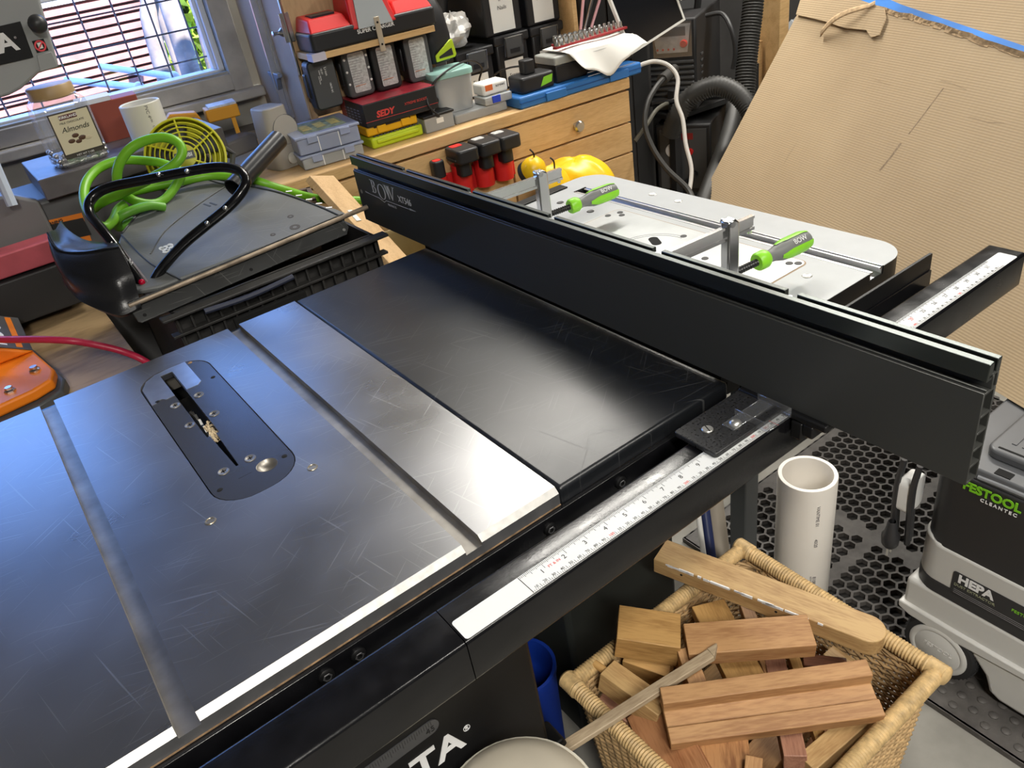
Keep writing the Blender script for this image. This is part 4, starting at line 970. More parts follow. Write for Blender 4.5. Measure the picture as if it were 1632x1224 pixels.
hs = MB().box(-.012, .012, -.003, .0, -.032, .032, T(PS0 - .001, PN - .002, hp0.z)).build('hasp', m_steel, bc, bevel=.001, M=bO)
MB().lathe([(.010, 0), (.011, .004), (.004, .012), (.004, .022), (.007, .026), (0, .03)], T(PS0 - .006, PN + .02, hp0.z - .01) @ RY(-PI / 2), 14, False).build('hasp_staple', m_steel, hs, M=bO)
# aluminium extrusion with bracket on the side panel
q = pw(430, 130, n=.35)
mb = MB(); mb.box(-.004, .004, -.012, .012, -.22, .22).box(-.02, .004, -.004, .004, -.22, .22)
al = mb.build('mounting_strip', m_alum, bc, M=bO @ T(PS0 - .008, .36, 1.18))
ct_ = pw(432, 132, n=.33); z_ = ct_.z
mb = MB(); mb.prism([(-.045, .018), (.045, .018), (.045, .008), (.028, .004), (.010, -.025), (-.010, -.025), (-.028, .004), (-.045, .008)], -.006, .006, Matrix(((0, 0, -1, PS0 - .020), (1, 0, 0, .36), (0, 1, 0, z_), (0, 0, 0, 1))))
mb.build('strip_bracket', mat('bracket_blue_grey', (.20, .23, .30), .4, .3), al, bevel=.002, M=bO)
# packs hung on the panel
def hung(label, u, v, style):
    p = pw(u, v, n=.145); t = wthing('battery_pack', label, 'battery', p.x, .145, p.z, 0, 'packs hung on the panel below the shelf')
    w, h = .068, .112
    body = [(a, b) for a, b in rrect(w, h, .012, 4)]
    M = Matrix(((1, 0, 0, 0), (0, 0, -1, 0), (0, 1, 0, 0), (0, 0, 0, 1)))
    MB().prism(body, -.022, .022, M).build('pack_body', m_pblk if style != 2 else m_pgry, t, bevel=.006, bseg=3)
    MB().box(-w * .36, w * .36, .02, .060, -h * .4, h * .34).build('pack_rail', m_pblk, t, bevel=.003)
    MB().box(-w / 2 - .004, -w / 2 + .01, .0, .024, -.028, .028).build('release_button', m_pblk, t, bevel=.004)
    if style == 1:
        MB().prism(rrect(w * .9, h * .92, .006, 3), .022, .0226, M).build('pack_plate', m_pgry, t)
        for k, (sx, sz, s_, c) in enumerate(((.008, .028, 'Li-ion', .0085), (-.002, .030, '18.0V', .006), (-.008, .022, '5.0Ah 90Wh', .0045), (.012, -.010, '18650 BC', .006), (-.012, .012, 'CAUTION', .004))):
            text('pack_print', s_, c, m_inkw, t, M @ T(sx, sz, .0230) @ RZ(-PI / 2), .0001)
    else:
        MB().prism(rrect(w * .62, h * .80, .004, 3, .002, 0), .022, .0228, M).build('rating_label', m_lab, t)
        mb = MB(); rn = random.Random(style * 7)
        for k in range(13): mb.box(-.018, -.018 + .01 + rn.random() * .024, -.0234, -.0229, .038 - k * .0058, .0392 - k * .0058)
        mb.build('label_print', mat('label_print', (.28, .27, .28), .6), t)
        MB().box(-.016, .012, -.0234, -.0229, -.030, -.0285).build('label_print_red', mat('label_rust', (.55, .22, .10), .6), t)
        if style == 2:
            for sx in (-1, 1):
                for sz in (-.2, .05, .3): MB().sphere((sx * w * .42, -.022, h * sz), .0032, 8).build('corner_screw', m_inkw, t)
        if style == 4: MB().prism(rrect(w * .98, h * .98, .014, 4), .018, .0225, M).build('pack_frame', m_pgry, t, bevel=.003)
hung('black battery pack with white printing, leftmost under the shelf', 514, 133, 1)
hung('grey battery pack with silver label and corner screws, second under the shelf', 566, 114, 2)
hung('black battery pack with silver label, third under the shelf', 610, 104, 3)
hung('black framed battery pack with silver label, rightmost under the shelf', 661, 91, 4)
# charger on the shelf
chg = wthing('battery_charger', 'wide red and black battery charger on the narrow shelf', 'charger', -.235, .145, 1.132)
MB().prism(rrect(.325, .115, .012, 4), 0, .042).build('charger_base', m_pblk, chg, bevel=.006, bseg=3)
for sx in (-1, 1):
    mb = MB(); x0, x1 = sx * .158, sx * .055
    mb.hexa([(min(x0, x1), -.055, .040), (max(x0, x1), -.055, .040), (max(x0, x1), .055, .040), (min(x0, x1), .055, .040), (min(x0, x1) + .008, -.030, .068), (max(x0, x1) - .008, -.030, .068), (max(x0, x1) - .008, .050, .074), (min(x0, x1) + .008, .050, .074)])
    w = mb.build('charger_wing', m_red, chg, bevel=.004, bseg=2)
    MB().box(sx * .105 - .028, sx * .105 + .028, -.018, .03, .0685, .0735).build('charger_bay', m_pblk, w)
mb = MB(); mb.hexa([(-.058, -.060, .03), (.058, -.060, .03), (.058, .055, .03), (-.058, .055, .03), (-.045, -.025, .125), (.045, -.025, .125), (.045, .055, .125), (-.045, .055, .125)])
tw = mb.build('charger_tower', m_red, chg, bevel=.005, bseg=2)
mb = MB(); mb.hexa([(-.044, -.0635, .030), (.044, -.0635, .030), (.044, -.058, .030), (-.044, -.058, .030), (-.032, -.040, .095), (.032, -.040, .095), (.032, -.034, .095), (-.032, -.034, .095)])
MBp = mb.build('tower_panel', mat('panel_silver', (.30, .32, .33), .4), tw)
text('charger_lettering', 'SUPER CHARGER', .0125, m_inkw, chg, Matrix(((1, 0, 0, 0), (0, 0, -1, -.0578), (0, 1, 0, .024), (0, 0, 0, 1))), .0003, bold=.0003)
stp = wthing('steel_strap', 'flat steel strap screwed over the front of the charger shelf', 'strap', -.232, .080, 1.108)
MB().box(-.007, .007, -.0025, .0, -.004, .072).build('strap_plate', mat('strap_tan', (.50, .42, .32), .45, .3), stp, bevel=.001)
for z in (.012, .060): MB().lathe([(0, .001), (.0025, .001), (.0025, 0)], T(0, -.0025, z) @ RX(PI / 2), 10, False).build('strap_hole', m_hole, stp)

# ================================================================== things along the worktop
def boxthing(name, label, cat, s0, s1, n0, n1, z0, z1, m, bev=.003, yaw=0., group=None, part='body'):
    t = wthing(name, label, cat, (s0 + s1) / 2, (n0 + n1) / 2, z0, yaw, group)
    w, d = s1 - s0, n1 - n0
    MB().box(-w / 2, w / 2, -d / 2, d / 2, 0, z1 - z0).build(part, m, t, bevel=bev)
    return t, w, d, z1 - z0
FR = Matrix(((1, 0, 0, 0), (0, 0, -1, 0), (0, 1, 0, 0), (0, 0, 0, 1)))            # front plane: x along, y up, out = -n
def front(t, w, d, s_, size, m, x=0., z=0., nm='print', bold=0., shear=0., sx=1.): return text(nm, s_, size, m, t, T(0, -d / 2 - .0003, 0) @ FR @ T(x, z, 0), .0002, bold=bold, shear=shear, sx=sx)
# clear organisers
for k, (z0, z1, lab) in enumerate(((CT, CT + .034, 'lower clear organiser box of mixed hardware'), (CT + .034, CT + .078, 'upper clear organiser box with bluish lid and printed card'))):
    t = wthing('organiser_box', lab, 'organiser', -.425, .115, z0, R_(-4), 'organisers beside the speaker')
    w, d, h = .150, .15, z1 - z0
    MB().box(-w / 2, w / 2, -d / 2, d / 2, .001, h - .006).build('tray', m_clrb if k else m_clr, t, bevel=.003)
    MB().box(-w / 2 - .004, w / 2 + .004, -d / 2 - .004, d / 2 + .004, h - .007, h - .0005).build('lid', m_clrb, t, bevel=.002)
    for x in (-w / 6, w / 6): MB().box(x - .001, x + .001, -d / 2 - .001, -d / 2, .002, h - .008).build('divider', m_inkw, t)
    if k: 
        c = MB().box(-.05, .055, -.055, .055, h - .0004, h + .0003).build('card', mat('card_olive', (.20, .24, .16), .6, var=.5, vs=60), t)
        for i in range(3): MB().box(-.045 + i * .035, -.022 + i * .035, -.03, .03, h + .0003, h + .0006).build('card_picture', mat('card_gold', (.45, .36, .12), .5, var=.4, vs=80), c)
    mb = MB(); rn = random.Random(k)
    for i in range(26): mb.cyl((rn.uniform(-.06, .06), rn.uniform(-.065, -.03), .006 + rn.random() * .01), (rn.uniform(-.06, .06), rn.uniform(-.065, .03), .008 + rn.random() * .01), .0015, seg=5)
    tag(mb.build('hardware_contents', m_steel if not k else m_pgry, t), kind='stuff')
    for x in (-.04, .04): MB().box(x - .012, x + .012, -d / 2 - .008, -d / 2 - .003, h - .018, h - .003).build('latch', m_clrb, t, bevel=.001)
# desktop speaker at the end of the worktop
sp = pw(455, 262, z=CT); spk = wthing('desktop_speaker', 'beige desktop computer speaker with round driver at the end of the worktop', 'speaker', -.523, .15, CT, R_(18))
m_spk = mat('speaker_beige', (.40, .37, .33), .5)
mb = MB(); mb.loft([[Vector((x * sx_, y * .9, z)) for x, y in rrect(.072, .085, .022, 5)] for z, sx_ in ((0, 1.0), (.02, 1.05), (.09, .98), (.138, .86), (.142, .80))])
mb.build('speaker_case', m_spk, spk, bevel=.002)
MB().lathe([(.033, -.004), (.033, .003), (.029, .004), (.012, .0025), (0, .004)], T(.008, -.036, .088) @ RX(PI / 2), 28, False).build('driver', m_spk, spk)
MB().lathe([(.0335, .001), (.0345, .002), (.0335, .0025)], T(.008, -.036, .088) @ RX(PI / 2), 28, False).build('driver_gap', m_pgry, spk)
MB().lathe([(.013, 0), (.013, .003), (.009, .004), (0, .004)], T(.002, -.041, .022) @ RX(PI / 2), 20, False).build('volume_knob', mat('speaker_pale', (.52, .50, .46), .4), spk)
# stacked cases
t, w, d, h = boxthing('bit_case', 'chartreuse plastic bit case at the bottom of the stack', 'case', -.325, -.185, .05, .19, CT, CT + .027, m_chart, .005)
MB().box(-w / 2 + .012, w / 2 - .012, -d / 2 - .004, -d / 2 + .02, .010, .022).build('case_handle', m_chart, t, bevel=.004)
for k in range(14): MB().box(-.06 + k * .009, -.055 + k * .009, -d / 2 + .004, -d / 2 + .03, h - .002, h + .003).build('bit', m_pgry, t)
t, w, d, h = boxthing('bit_case', 'orange yellow bit case between the chartreuse one and the red box', 'case', -.330, -.192, .055, .19, CT + .030, CT + .054, m_yel, .005)
for x in (-.03, .035): MB().box(x - .012, x + .012, -d / 2 - .005, -d / 2, .004, h - .002).build('case_latch', m_yel, t, bevel=.002)
MB().box(-w / 2 + .02, w / 2 - .02, -d / 2 - .003, -d / 2 + .002, h - .006, h + .001).build('case_rim', m_pblk, t)
t, w, d, h = boxthing('product_box', 'black and red cardboard product box lying on the bit cases', 'box', -.330, -.133, .045, .200, CT + .054, CT + .108, m_pblk, .002)
MB().box(-w / 2 + .001, w / 2 - .001, -d / 2 + .001, d / 2, h, h + .0008).build('red_top', mat('box_red', (.42, .03, .05), .4, var=.3, vs=20), t)
front(t, w, d, 'SEDY', .020, m_inkr, -.045, .024, 'box_lettering', .0008, .2); front(t, w, d, 'XTREME BOOST', .0085, m_inkr, .04, .030, 'box_lettering')
mb = MB()
for i in range(5):
    for j in range(5): mb.box(-w / 2 - .0005, -w / 2, -d / 2 + .03 + i * .022, -d / 2 + .042 + i * .022, .008 + j * .007, .0105 + j * .007)
mb.build('side_print', mat('print_blue_grey', (.25, .28, .38), .6), t); MB().box(-w / 2 - .0005, -w / 2, d / 2 - .035, d / 2 - .002, .002, h - .002).build('red_side_stripe', m_redd, t)
MB().box(-w / 2, w / 2, -d / 2 - .0004, -d / 2, .012, .0128).build('red_rule', m_inkr, t)
t, w, d, h = boxthing('parts_box', 'clear parts box with black lid beside the bit cases', 'box', -.180, -.098, .045, .14, CT, CT + .036, m_clr, .002)
MB().box(-w / 2 - .003, w / 2 + .003, -d / 2 - .003, d / 2 + .003, h, h + .006).build('lid', m_pblk, t, bevel=.0015); MB().box(-.008, .012, -d / 2 - .0006, -d / 2, .018, .030).build('paper_tag', m_wpl, t)
# clear tub with teal lid on a shallow tray
boxthing('parts_tray', 'shallow clear tray of screws under the teal lidded tub', 'tray', -.094, .062, .045, .15, CT, CT + .024, m_clr, .004)
t = wthing('food_tub', 'clear plastic tub with a teal sealed lid', 'tub', -.060, .118, CT + .0245, R_(-8)); 
mb = MB(); mb.loft([[Vector((x, y, z)) for x, y in rrect(.104 * k, .095 * k, .018, 5)] for z, k in ((0, .88), (.004, .90), (.085, 1.04))]); mb.build('tub_wall', m_clr, t)
mb = MB(); mb.loft([[Vector((x, y, z)) for x, y in rrect(.115 * k, .106 * k, .02, 5)] for z, k in ((.085, 1.), (.097, 1.0), (.100, .97))]); mb.build('tub_lid', mat('teal_lid', (.38, .66, .60), .3, trans=.2), t, bevel=.001)
t, w, d, h = boxthing('latch_organiser', 'small clear organiser with a blue latch', 'organiser', -.004, .078, .04, .10, CT + .0245, CT + .044, m_clr, .002)
MB().box(-.020, .004, -d / 2 - .004, -d / 2, .003, h + .001).build('latch', mat('latch_blue', (.02, .06, .55), .4), t, bevel=.001)
t, w, d, h = boxthing('screw_pack', 'white and orange pack of screws on the small organiser', 'box', 0.002, .078, .055, .11, CT + .0445, CT + .075, m_wpl, .006)
MB().box(-.030, -.008, -d / 2 - .0005, -d / 2, .012, .026).build('pack_logo', mat('logo_orange', (.75, .16, .04), .5), t); front(t, w, d, 'screws', .010, m_ink, .015, .020, 'pack_print')
# black totes with clip handles and labels, two rows
def tote(label, s, n, z, w, h, d, lines, hand=True, grp='black clip totes against the wall'):
    t = wthing('clip_tote', label, 'tote', s, n + d / 2, z, 0, grp)
    MB().box(-w / 2, w / 2, -d / 2, d / 2, 0, h - .022).build('tote_body', m_pblk, t, bevel=.006)
    MB().box(-w / 2 - .006, w / 2 + .006, -d / 2 - .006, d / 2 + .006, h - .026, h).build('tote_lid', m_pblk, t, bevel=.005)
    c = MB().box(-w * .26, w * .26, -d / 2 - .016, -d / 2 - .005, h - .060, h - .006).build('clip', m_pgry, t, bevel=.003)
    MB().box(-w * .15, w * .15, -d / 2 - .0175, -d / 2 - .016, h - .050, h - .038).build('clip_recess', m_pblk, c)
    mb = MB(); mb.tube([(-w * .29, -d / 2 - .008, h - .058), (-w * .29, -d / 2 - .015, h - .008), (w * .29, -d / 2 - .015, h - .008), (w * .29, -d / 2 - .008, h - .058)], .0014, 6); mb.build('clip_wire', m_steel, c)
    if lines:
        lb = MB().box(-w * .30, w * .30, -d / 2 - .0010, -d / 2, .008, h - .068).build('paper_label', m_wpl, t)
        for i, s_ in enumerate(lines): text('handwriting', s_, .0145, m_ink, lb, T(0, -d / 2 - .0013, (h - .068) - .020 - i * .022) @ FR, .0002, shear=.1)
    return t
tote('low black clip tote next to the battery packs', -.030, .25, CT, .110, .135, .26, [' '])
tote('black clip tote with a three line handwritten label', .098, .25, CT, .110, .130, .26, ['Tamps', 'Nails', 'Set'])
tote('lower black clip tote under the Nails box', .221, .25, CT, .104, .145, .26, ['', 'Screws'])
tote('lower black clip tote under the Hooks box', .342, .25, CT, .102, .145, .26, ['Clips'])
tote('upper black tote with a paper label reading Nails', .205, .25, CT + .146, .120, .20, .26, ['', '#1', 'Nails'])
tote('upper black tote with a paper label reading Hooks', .340, .25, CT + .146, .112, .20, .26, ['', 'Wall', 'Hooks'])
# cordless drills on the totes
def drill(label, s, n, z, yaw, tilt):
    t = thing('cordless_drill', label, 'drill', WM @ T(s, n, z) @ RZ(yaw) @ RX(tilt))
    MB().lathe([(0, -.09), (.030, -.088), (.036, -.06), (.036, .02), (.028, .05), (.020, .055), (.018, .095), (.012, .10), (0, .10)], T(0, 0, .14) @ RX(PI / 2), 20, False).build('motor_housing', m_lg, t)
    MB().lathe([(.021, .055), (.022, .06), (.022, .085), (.014, .105), (0, .105)], T(0, 0, .14) @ RX(PI / 2), 20, False).build('chuck', m_pblk, t)
    mb = MB(); mb.loft([[Vector((x, y + oy, z)) for x, y in rrect(.034, .046, .014, 4)] for z, oy in ((.02, .02), (.07, .012), (.125, .01))]); mb.build('grip', m_pblk, t)
    MB().box(-.036, .036, -.045, .065, -.03, .022).build('battery_base', m_pblk, t, bevel=.008, bseg=3)
    MB().prism([(-.03, -.022), (.03, -.022), (.034, .014), (-.026, .014)], .045, .047, FR).build('green_badge', m_lg, t)
pd = pw(690, 52, n=.17)
t = wthing('black_tool', 'black power tool with a chartreuse trim ring beside the charger', 'power tool', pd.x - .005, .19, CT + .136, R_(10))
mb = MB(); mb.loft([[Vector((x * k, y * k, z)) for x, y in rrect(.085, .11, .03, 6)] for z, k in ((0, .80), (.015, .95), (.06, 1.0), (.12, .85), (.15, .6))]); mb.build('tool_body', m_pblk, t)
mb = MB(); mb.prism([(-.030, .006), (.030, .006), (.036, .012), (.030, .050), (.022, .050), (-.030, .022)], .054, .059, FR); mb.build('trim_ring', m_lg, t, bevel=.002)
MB().prism([(-.020, .013), (.024, .013), (.022, .030), (-.020, .018)], .059, .0605, FR).build('trim_slot', m_pblk, t)
drill('chartreuse and black cordless drill on the low totes', .095, .40, CT + .165, R_(60), .15)
# crumpled bubble wrap bundle
m_bub = mat('bubble_wrap', (.58, .57, .55), .3, trans=.15, bump=.6, bs=120)
p = pw(735, 40, n=.22); bub = wthing('bubble_wrap', 'crumpled bundle of bubble wrap on the black totes', 'bubble wrap', .045, .29, CT + .138)
mb = MB(); rn = random.Random(11)
ph = [rn.random() * 6 for _ in range(12)]
def crum(u, v):
    th = PI * v; a = 2 * PI * u; r = 1 + .14 * math.sin(5 * a + ph[0] + 3 * th) + .10 * math.sin(11 * a + ph[1] - 4 * th) + .08 * math.sin(7 * th + ph[2] + 2 * a)
    return Vector((.065 * r * math.sin(th) * math.cos(a) + .02 * math.cos(th), .05 * r * math.sin(th) * math.sin(a), .040 + .042 * r * math.cos(th)))
mb.grid(crum, 40, 20); mb.build('bundle', m_bub, bub, angle=25)
# charger with battery, black box with clear lid, blue case
t, w, d, h = boxthing('tool_case', 'long blue plastic tool case along the front of the worktop', 'case', .075, .478, .0, .115, CT, CT + .030, mat('case_blue', (.03, .17, .50), .4), .005)
for x in (-.09, .12): MB().box(x - .032, x + .032, -d / 2 - .006, -d / 2, -.004 + .006, h - .006).build('case_latch', mat('case_blue'), t, bevel=.002)
MB().box(-w / 2, w / 2, -d / 2 - .002, -d / 2 + .002, h * .48, h * .54).build('case_seam', mat('case_blue_dark', (.015, .09, .30), .4), t)
t = wthing('charger_battery', 'black battery on its charger with a lime green label', 'battery', .150, .055, CT + .0305)
MB().prism(rrect(.105, .075, .012, 4), 0, .040).build('battery_body', m_pblk, t, bevel=.006, bseg=3)
MB().prism(rrect(.034, .034, .008, 4, -.005, .005), .040, .075).build('battery_stem', m_pblk, t, bevel=.003)
MB().prism([(.004, .008), (.040, .014), (.044, .032), (.016, .030)], .0376, .0384, FR).build('lime_label', m_lime, t)
t, w, d, h = boxthing('black_box', 'black parts box with a ribbed clear lid on the blue case', 'box', .215, .315, .03, .12, CT + .0305, CT + .075, m_pblk, .003)
MB().box(-w / 2 - .004, w / 2 + .004, -d / 2 - .004, d / 2 + .004, h, h + .022).build('clear_lid', mat('cloudy_lid', (.52, .53, .50), .35, trans=.3), t, bevel=.004)
t, w, d, h = boxthing('black_box', 'black parts box under the right end of the socket rails', 'box', .330, .50, .06, .16, CT + .0305, CT + .075, m_pblk, .003)
MB().box(-w / 2 - .004, w / 2 + .004, -d / 2 - .004, d / 2 + .004, h, h + .022).build('clear_lid', mat('cloudy_lid'), t, bevel=.004)
# sheet of paper draped over the boxes
ppr = wthing('paper_sheet', 'white printed sheet draped over the parts boxes', 'paper', .345, .05, CT + .10)
mb = MB()
def sheetf(u, v):
    x = -.105 + .225 * u; y = .075 - .15 * min(v, .62) / .62 * 1.0; z = .004 + .002 * math.sin(6 * u)
    if v > .45: k = (v - .45) / .55; y = -.045 - .030 * k; z -= (.03 + .045 * math.sin(PI * min(1, u * 1.3))) * k ** 1.1 + .006 * math.sin(17 * u + 1) * k; x += .02 * k
    return Vector((x, y, z))
mb.grid(sheetf, 20, 16); mb.build('sheet', m_wpl, ppr, thick=.0004, angle=20)
mb = MB(); 
for i in range(7): mb.box(-.06, .10 - (i % 3) * .03, -.052 - i * .0022, -.0515 - i * .0022, -.010 - i * .009, -.0085 - i * .009)
mb.build('sheet_print', mat('print_grey', (.45, .46, .47), .7), ppr)
# socket rails
for j, (dn, lab) in enumerate(((.0, 'front red rail of chrome sockets on the paper sheet'), (.036, 'rear red rail of chrome sockets on the paper sheet'))):
    t = wthing('socket_rail', lab, 'socket rail', .355 + .02 * j, .055 + dn, CT + .112, R_(3), 'red socket rails')
    MB().box(-.125, .125, -.008, .008, 0, .006).build('rail', m_redd, t, bevel=.001)
    for k in range(14):
        r = .0084 - .00036 * k; x = -.115 + k * .0172
        MB().lathe([(r, .0), (r, .012), (r * .8, .016), (r * .8, .019 - .0005 * k), (r * .5, .019 - .0005 * k), (r * .5, .010), (0, .010)], T(x, 0, .006), 12, False).build('socket', m_chrome, t)
# wooden divider, pot of rods
t, w, d, h = boxthing('shelf_divider', 'narrow upright wooden divider beside the Hooks tote', 'board', .405, .420, .20, .60, CT, 1.5, m_birch, .001)
for k, (u0, v0, u1, v1, m, lab) in enumerate(((924, 62, 930, -5, m_pinkr, 'pink rod leaning upright, left of the pair'), (929, 58, 945, -5, m_steel, 'steel rod with a dark collar between the two pink rods'), (938, 58, 957, -5, m_pinkr, 'pink rod leaning to the right behind the sockets'))):
    p, q = px(u0, v0, n=.20), px(u1, v1, n=.22); d = (q - p)
    o = MB().cyl(p - d * (.6), q + d * 2.0, .0042, seg=10).build('rod', m); tag(o, lab, 'rod', 'rods standing behind the sockets')
pot = wthing('rod_pot', 'dark pot holding the pink and steel rods', 'pot', .455, .235, CT)
MB().lathe([(.0, 0), (.034, 0), (.040, .11), (.036, .11), (.03, .004), (0, .004)], None, 20, False).build('pot_wall', m_pblk, pot)
# charger leads lying over the worktop
def wcable(label, pts, r=.0026, m=None, name='cable', cat='cable'):
    P_ = [px(u, v, n=n) for u, v, n in pts]
    o = MB().tube(spline(P_, 8), r, 8).build(name, m or m_pblk); return tag(o, label, cat)
wcable('thin black lead arching from the clear tub to the tote label', [(680, 150, .06), (700, 122, .05), (735, 100, .10), (755, 97, .15), (768, 108, .18), (764, 130, .2), (775, 142, .2)])
wcable('black lead curving from the screw pack to the charger', [(782, 135, .2), (790, 118, .18), (812, 108, .14), (840, 104, .10), (848, 100, .08)])
wcable('tangle of black lead hanging beside the red box', [(680, 152, .05), (684, 170, .04), (700, 185, .04), (690, 180, .05), (698, 160, .05), (686, 150, .05)])

# ================================================================== the dark corner: welder cart, hoses, stud
m_gr = mat('machine_black', (.02, .02, .021), .5); m_hose = mat('hose_black', (.035, .034, .032), .5)
wc = wthing('welder_cart', 'black steel cart carrying the welding machines', 'cart', .98, .40, 0)
for z in (.37, .65): MB().box(-.19, .19, -.17, .20, z, z + .02).build('cart_shelf', m_gr, wc, bevel=.003)
for x in (-.18, .18):
    for y in (-.16, .19): MB().box(x - .014, x + .014, y - .014, y + .014, .0, .75).build('cart_post', m_gr, wc)
mb = MB(); a0 = WMI @ px(1037, 166, d=2.35); a1 = WMI @ px(1155, 153, d=2.42)
mb.tube([a0 - Vector((.98, .40, 0)), a1 - Vector((.98, .40, 0))], .008, 8); mb.build('cart_handle', m_blk, wc)
wl = wthing('welder', 'black welding machine with a red knob on a silver control panel', 'welder', .965, .37, .672, R_(-56))
MB().box(-.083, .083, -.17, .20, 0, .285).build('welder_case', m_gr, wl, bevel=.006)
for k in range(9): MB().box(-.075, .075, -.178, -.168, .02 + k * .0165, .029 + k * .0165).build('grille_slat', m_pgry, wl, bevel=.002)
for k in range(6): MB().box(.0835, .086, -.11, -.085, .06 + k * .02, .066 + k * .02).build('side_louvre', m_pgry, wl)
cpn = MB().prism([(-.060, .270), (.066, .270), (.055, .185), (-.045, .185)], .1705, .1725, FR).build('control_panel', mat('control_silver', (.48, .47, .46), .5, var=.2, vs=60), wl)
MB().box(-.045, .05, -.1735, -.1726, .235, .262).build('display', mat('display_grey', (.10, .10, .10), .3), cpn)
MB().lathe([(.012, 0), (.012, .008), (.010, .012), (0, .012)], T(.045, -.1725, .212) @ RX(PI / 2), 18, False).build('knob', m_red, cpn)
for k in range(4): MB().lathe([(.0035, 0), (.0035, .002), (0, .002)], T(-.042 + k * .018, -.1725, .196) @ RX(PI / 2), 10, False).build('button', m_red, cpn)
MB().box(-.072, .074, -.190, -.187, .175, .280).build('clear_cover', m_clear, wl)
mb = MB(); mb.tube(spline([(-.05, 0, .285), (-.045, 0, .33), (.045, 0, .33), (.05, 0, .285)], 6), .012, 8); mb.build('carry_handle', m_gr, wl)
MB().box(-.012, .024, -.06, -.02, .325, .365).build('red_tag', m_red, wl)
pc = wthing('plasma_cutter', 'black plasma cutter with a white pressure gauge on the lower cart shelf', 'welder', .97, .33, .3905, R_(-56))
MB().box(-.095, .095, -.17, .18, 0, .24).build('cutter_case', m_gr, pc, bevel=.006)
pf = MB().box(-.080, .080, -.1735, -.170, .02, .225).build('front_panel', m_pgry, pc)
gm = T(-.035, -.174, .155) @ RX(PI / 2)
g = MB().lathe([(.024, 0), (.024, .006), (.021, .007), (.021, .0055), (0, .0055)], gm, 24, False).build('gauge', m_inkw, pc)
MB().box(-.001, .001, -.002, .014, .0056, .0062, gm @ RZ(.7)).build('needle', m_ink, g)
MB().box(-.01, .035, -.1745, -.1735, .19, .212).build('red_display', mat('display_red', (.25, .02, .02), .3), pc)
MB().lathe([(.011, 0), (.011, .010), (0, .010)], T(.025, -.1735, .150) @ RX(PI / 2), 16, False).build('red_knob', m_red, pc)
for x, z, r in ((-.03, .085, .016), (.035, .07, .014), (.01, .045, .008)): MB().lathe([(r, 0), (r, .02), (r * .7, .024), (0, .024)], T(x, -.1735, z) @ RX(PI / 2), 16, False).build('socket', m_steel if r > .015 else m_gr, pc)
def corr(label, pts, r, name='ribbed_hose', cat='hose'):
    P_ = spline([px(u, v, d=dd) for u, v, dd in pts], 40); L = [0.]
    for a, b in zip(P_, P_[1:]): L.append(L[-1] + (b - a).length)
    N = int(L[-1] / .0045); out = []; rad = []; j = 0
    for k in range(N + 1):
        s_ = L[-1] * k / N
        while j < len(L) - 2 and L[j + 1] < s_: j += 1
        out.append(P_[j].lerp(P_[j + 1], (s_ - L[j]) / max(1e-6, L[j + 1] - L[j]))); rad.append(r if k % 2 else r * .88)
    return tag(MB().tube(out, r, 14, radii=rad).build(name, m_hose, angle=80), label, cat)
corr('ribbed black dust hose hanging straight down from the ceiling', [(1215, -160, 2.40), (1203, -30, 2.44), (1199, 20, 2.46), (1193, 70, 2.48), (1188, 130, 2.50), (1186, 190, 2.52)], .034)
corr('ribbed black dust hose arching over the cart handle', [(1068, 215, 2.40), (1078, 188, 2.36), (1100, 155, 2.32), (1140, 137, 2.28), (1175, 150, 2.26), (1197, 180, 2.25), (1205, 215, 2.24)], .030)
corr('ribbed black dust hose running down behind the cardboard', [(1170, 165, 2.46), (1165, 200, 2.42), (1152, 240, 2.36), (1135, 285, 2.30), (1118, 330, 2.26)], .025)
def dcable(label, pts, r, m, name='cable'): return tag(MB().tube(spline([px(u, v, d=dd) for u, v, dd in pts], 10), r, 8).build(name, m), label, 'cable')
dcable('white cable looping in front of the welder', [(1003, 112, 2.2), (1025, 102, 2.2), (1045, 98, 2.22), (1066, 105, 2.22), (1080, 125, 2.22), (1078, 160, 2.22), (1088, 190, 2.22), (1093, 230, 2.22), (1102, 270, 2.22), (1098, 310, 2.22)], .006, mat('cable_white', (.55, .53, .50), .5))
dcable('thick black welding lead looping down from its connector', [(1058, 125, 2.33), (1045, 140, 2.3), (1032, 165, 2.28), (1028, 200, 2.26), (1040, 235, 2.24), (1062, 268, 2.22), (1095, 300, 2.2), (1105, 320, 2.18)], .008, m_hose)
dcable('black cable looping beside the welder top', [(1125, 25, 2.45), (1150, 22, 2.42), (1165, 45, 2.4), (1172, 80, 2.42), (1168, 110, 2.45)], .007, m_gr)
dcable('thin olive cable crossing below the welder', [(1012, 225, 2.3), (1030, 200, 2.3), (1050, 172, 2.34), (1085, 155, 2.4)], .006, mat('cable_olive', (.10, .095, .075), .5))
cn_ = tag(MB().cyl(px(1055, 128, d=2.33), px(1075, 110, d=2.40), .017, .015, 16).build('weld_connector', m_hose), 'round black connector plugged into the welder front', 'connector')
# stud and shelf beyond
sp_ = WMI @ px(1233, 60, d=2.75)
t = wthing('wood_stud', 'pale upright timber stud beside the hanging hose', 'stud', sp_.x, sp_.y, 0)
MB().box(-.024, .024, -.045, .045, 0, 2.40).build('stud', m_birch, t, bevel=.003)
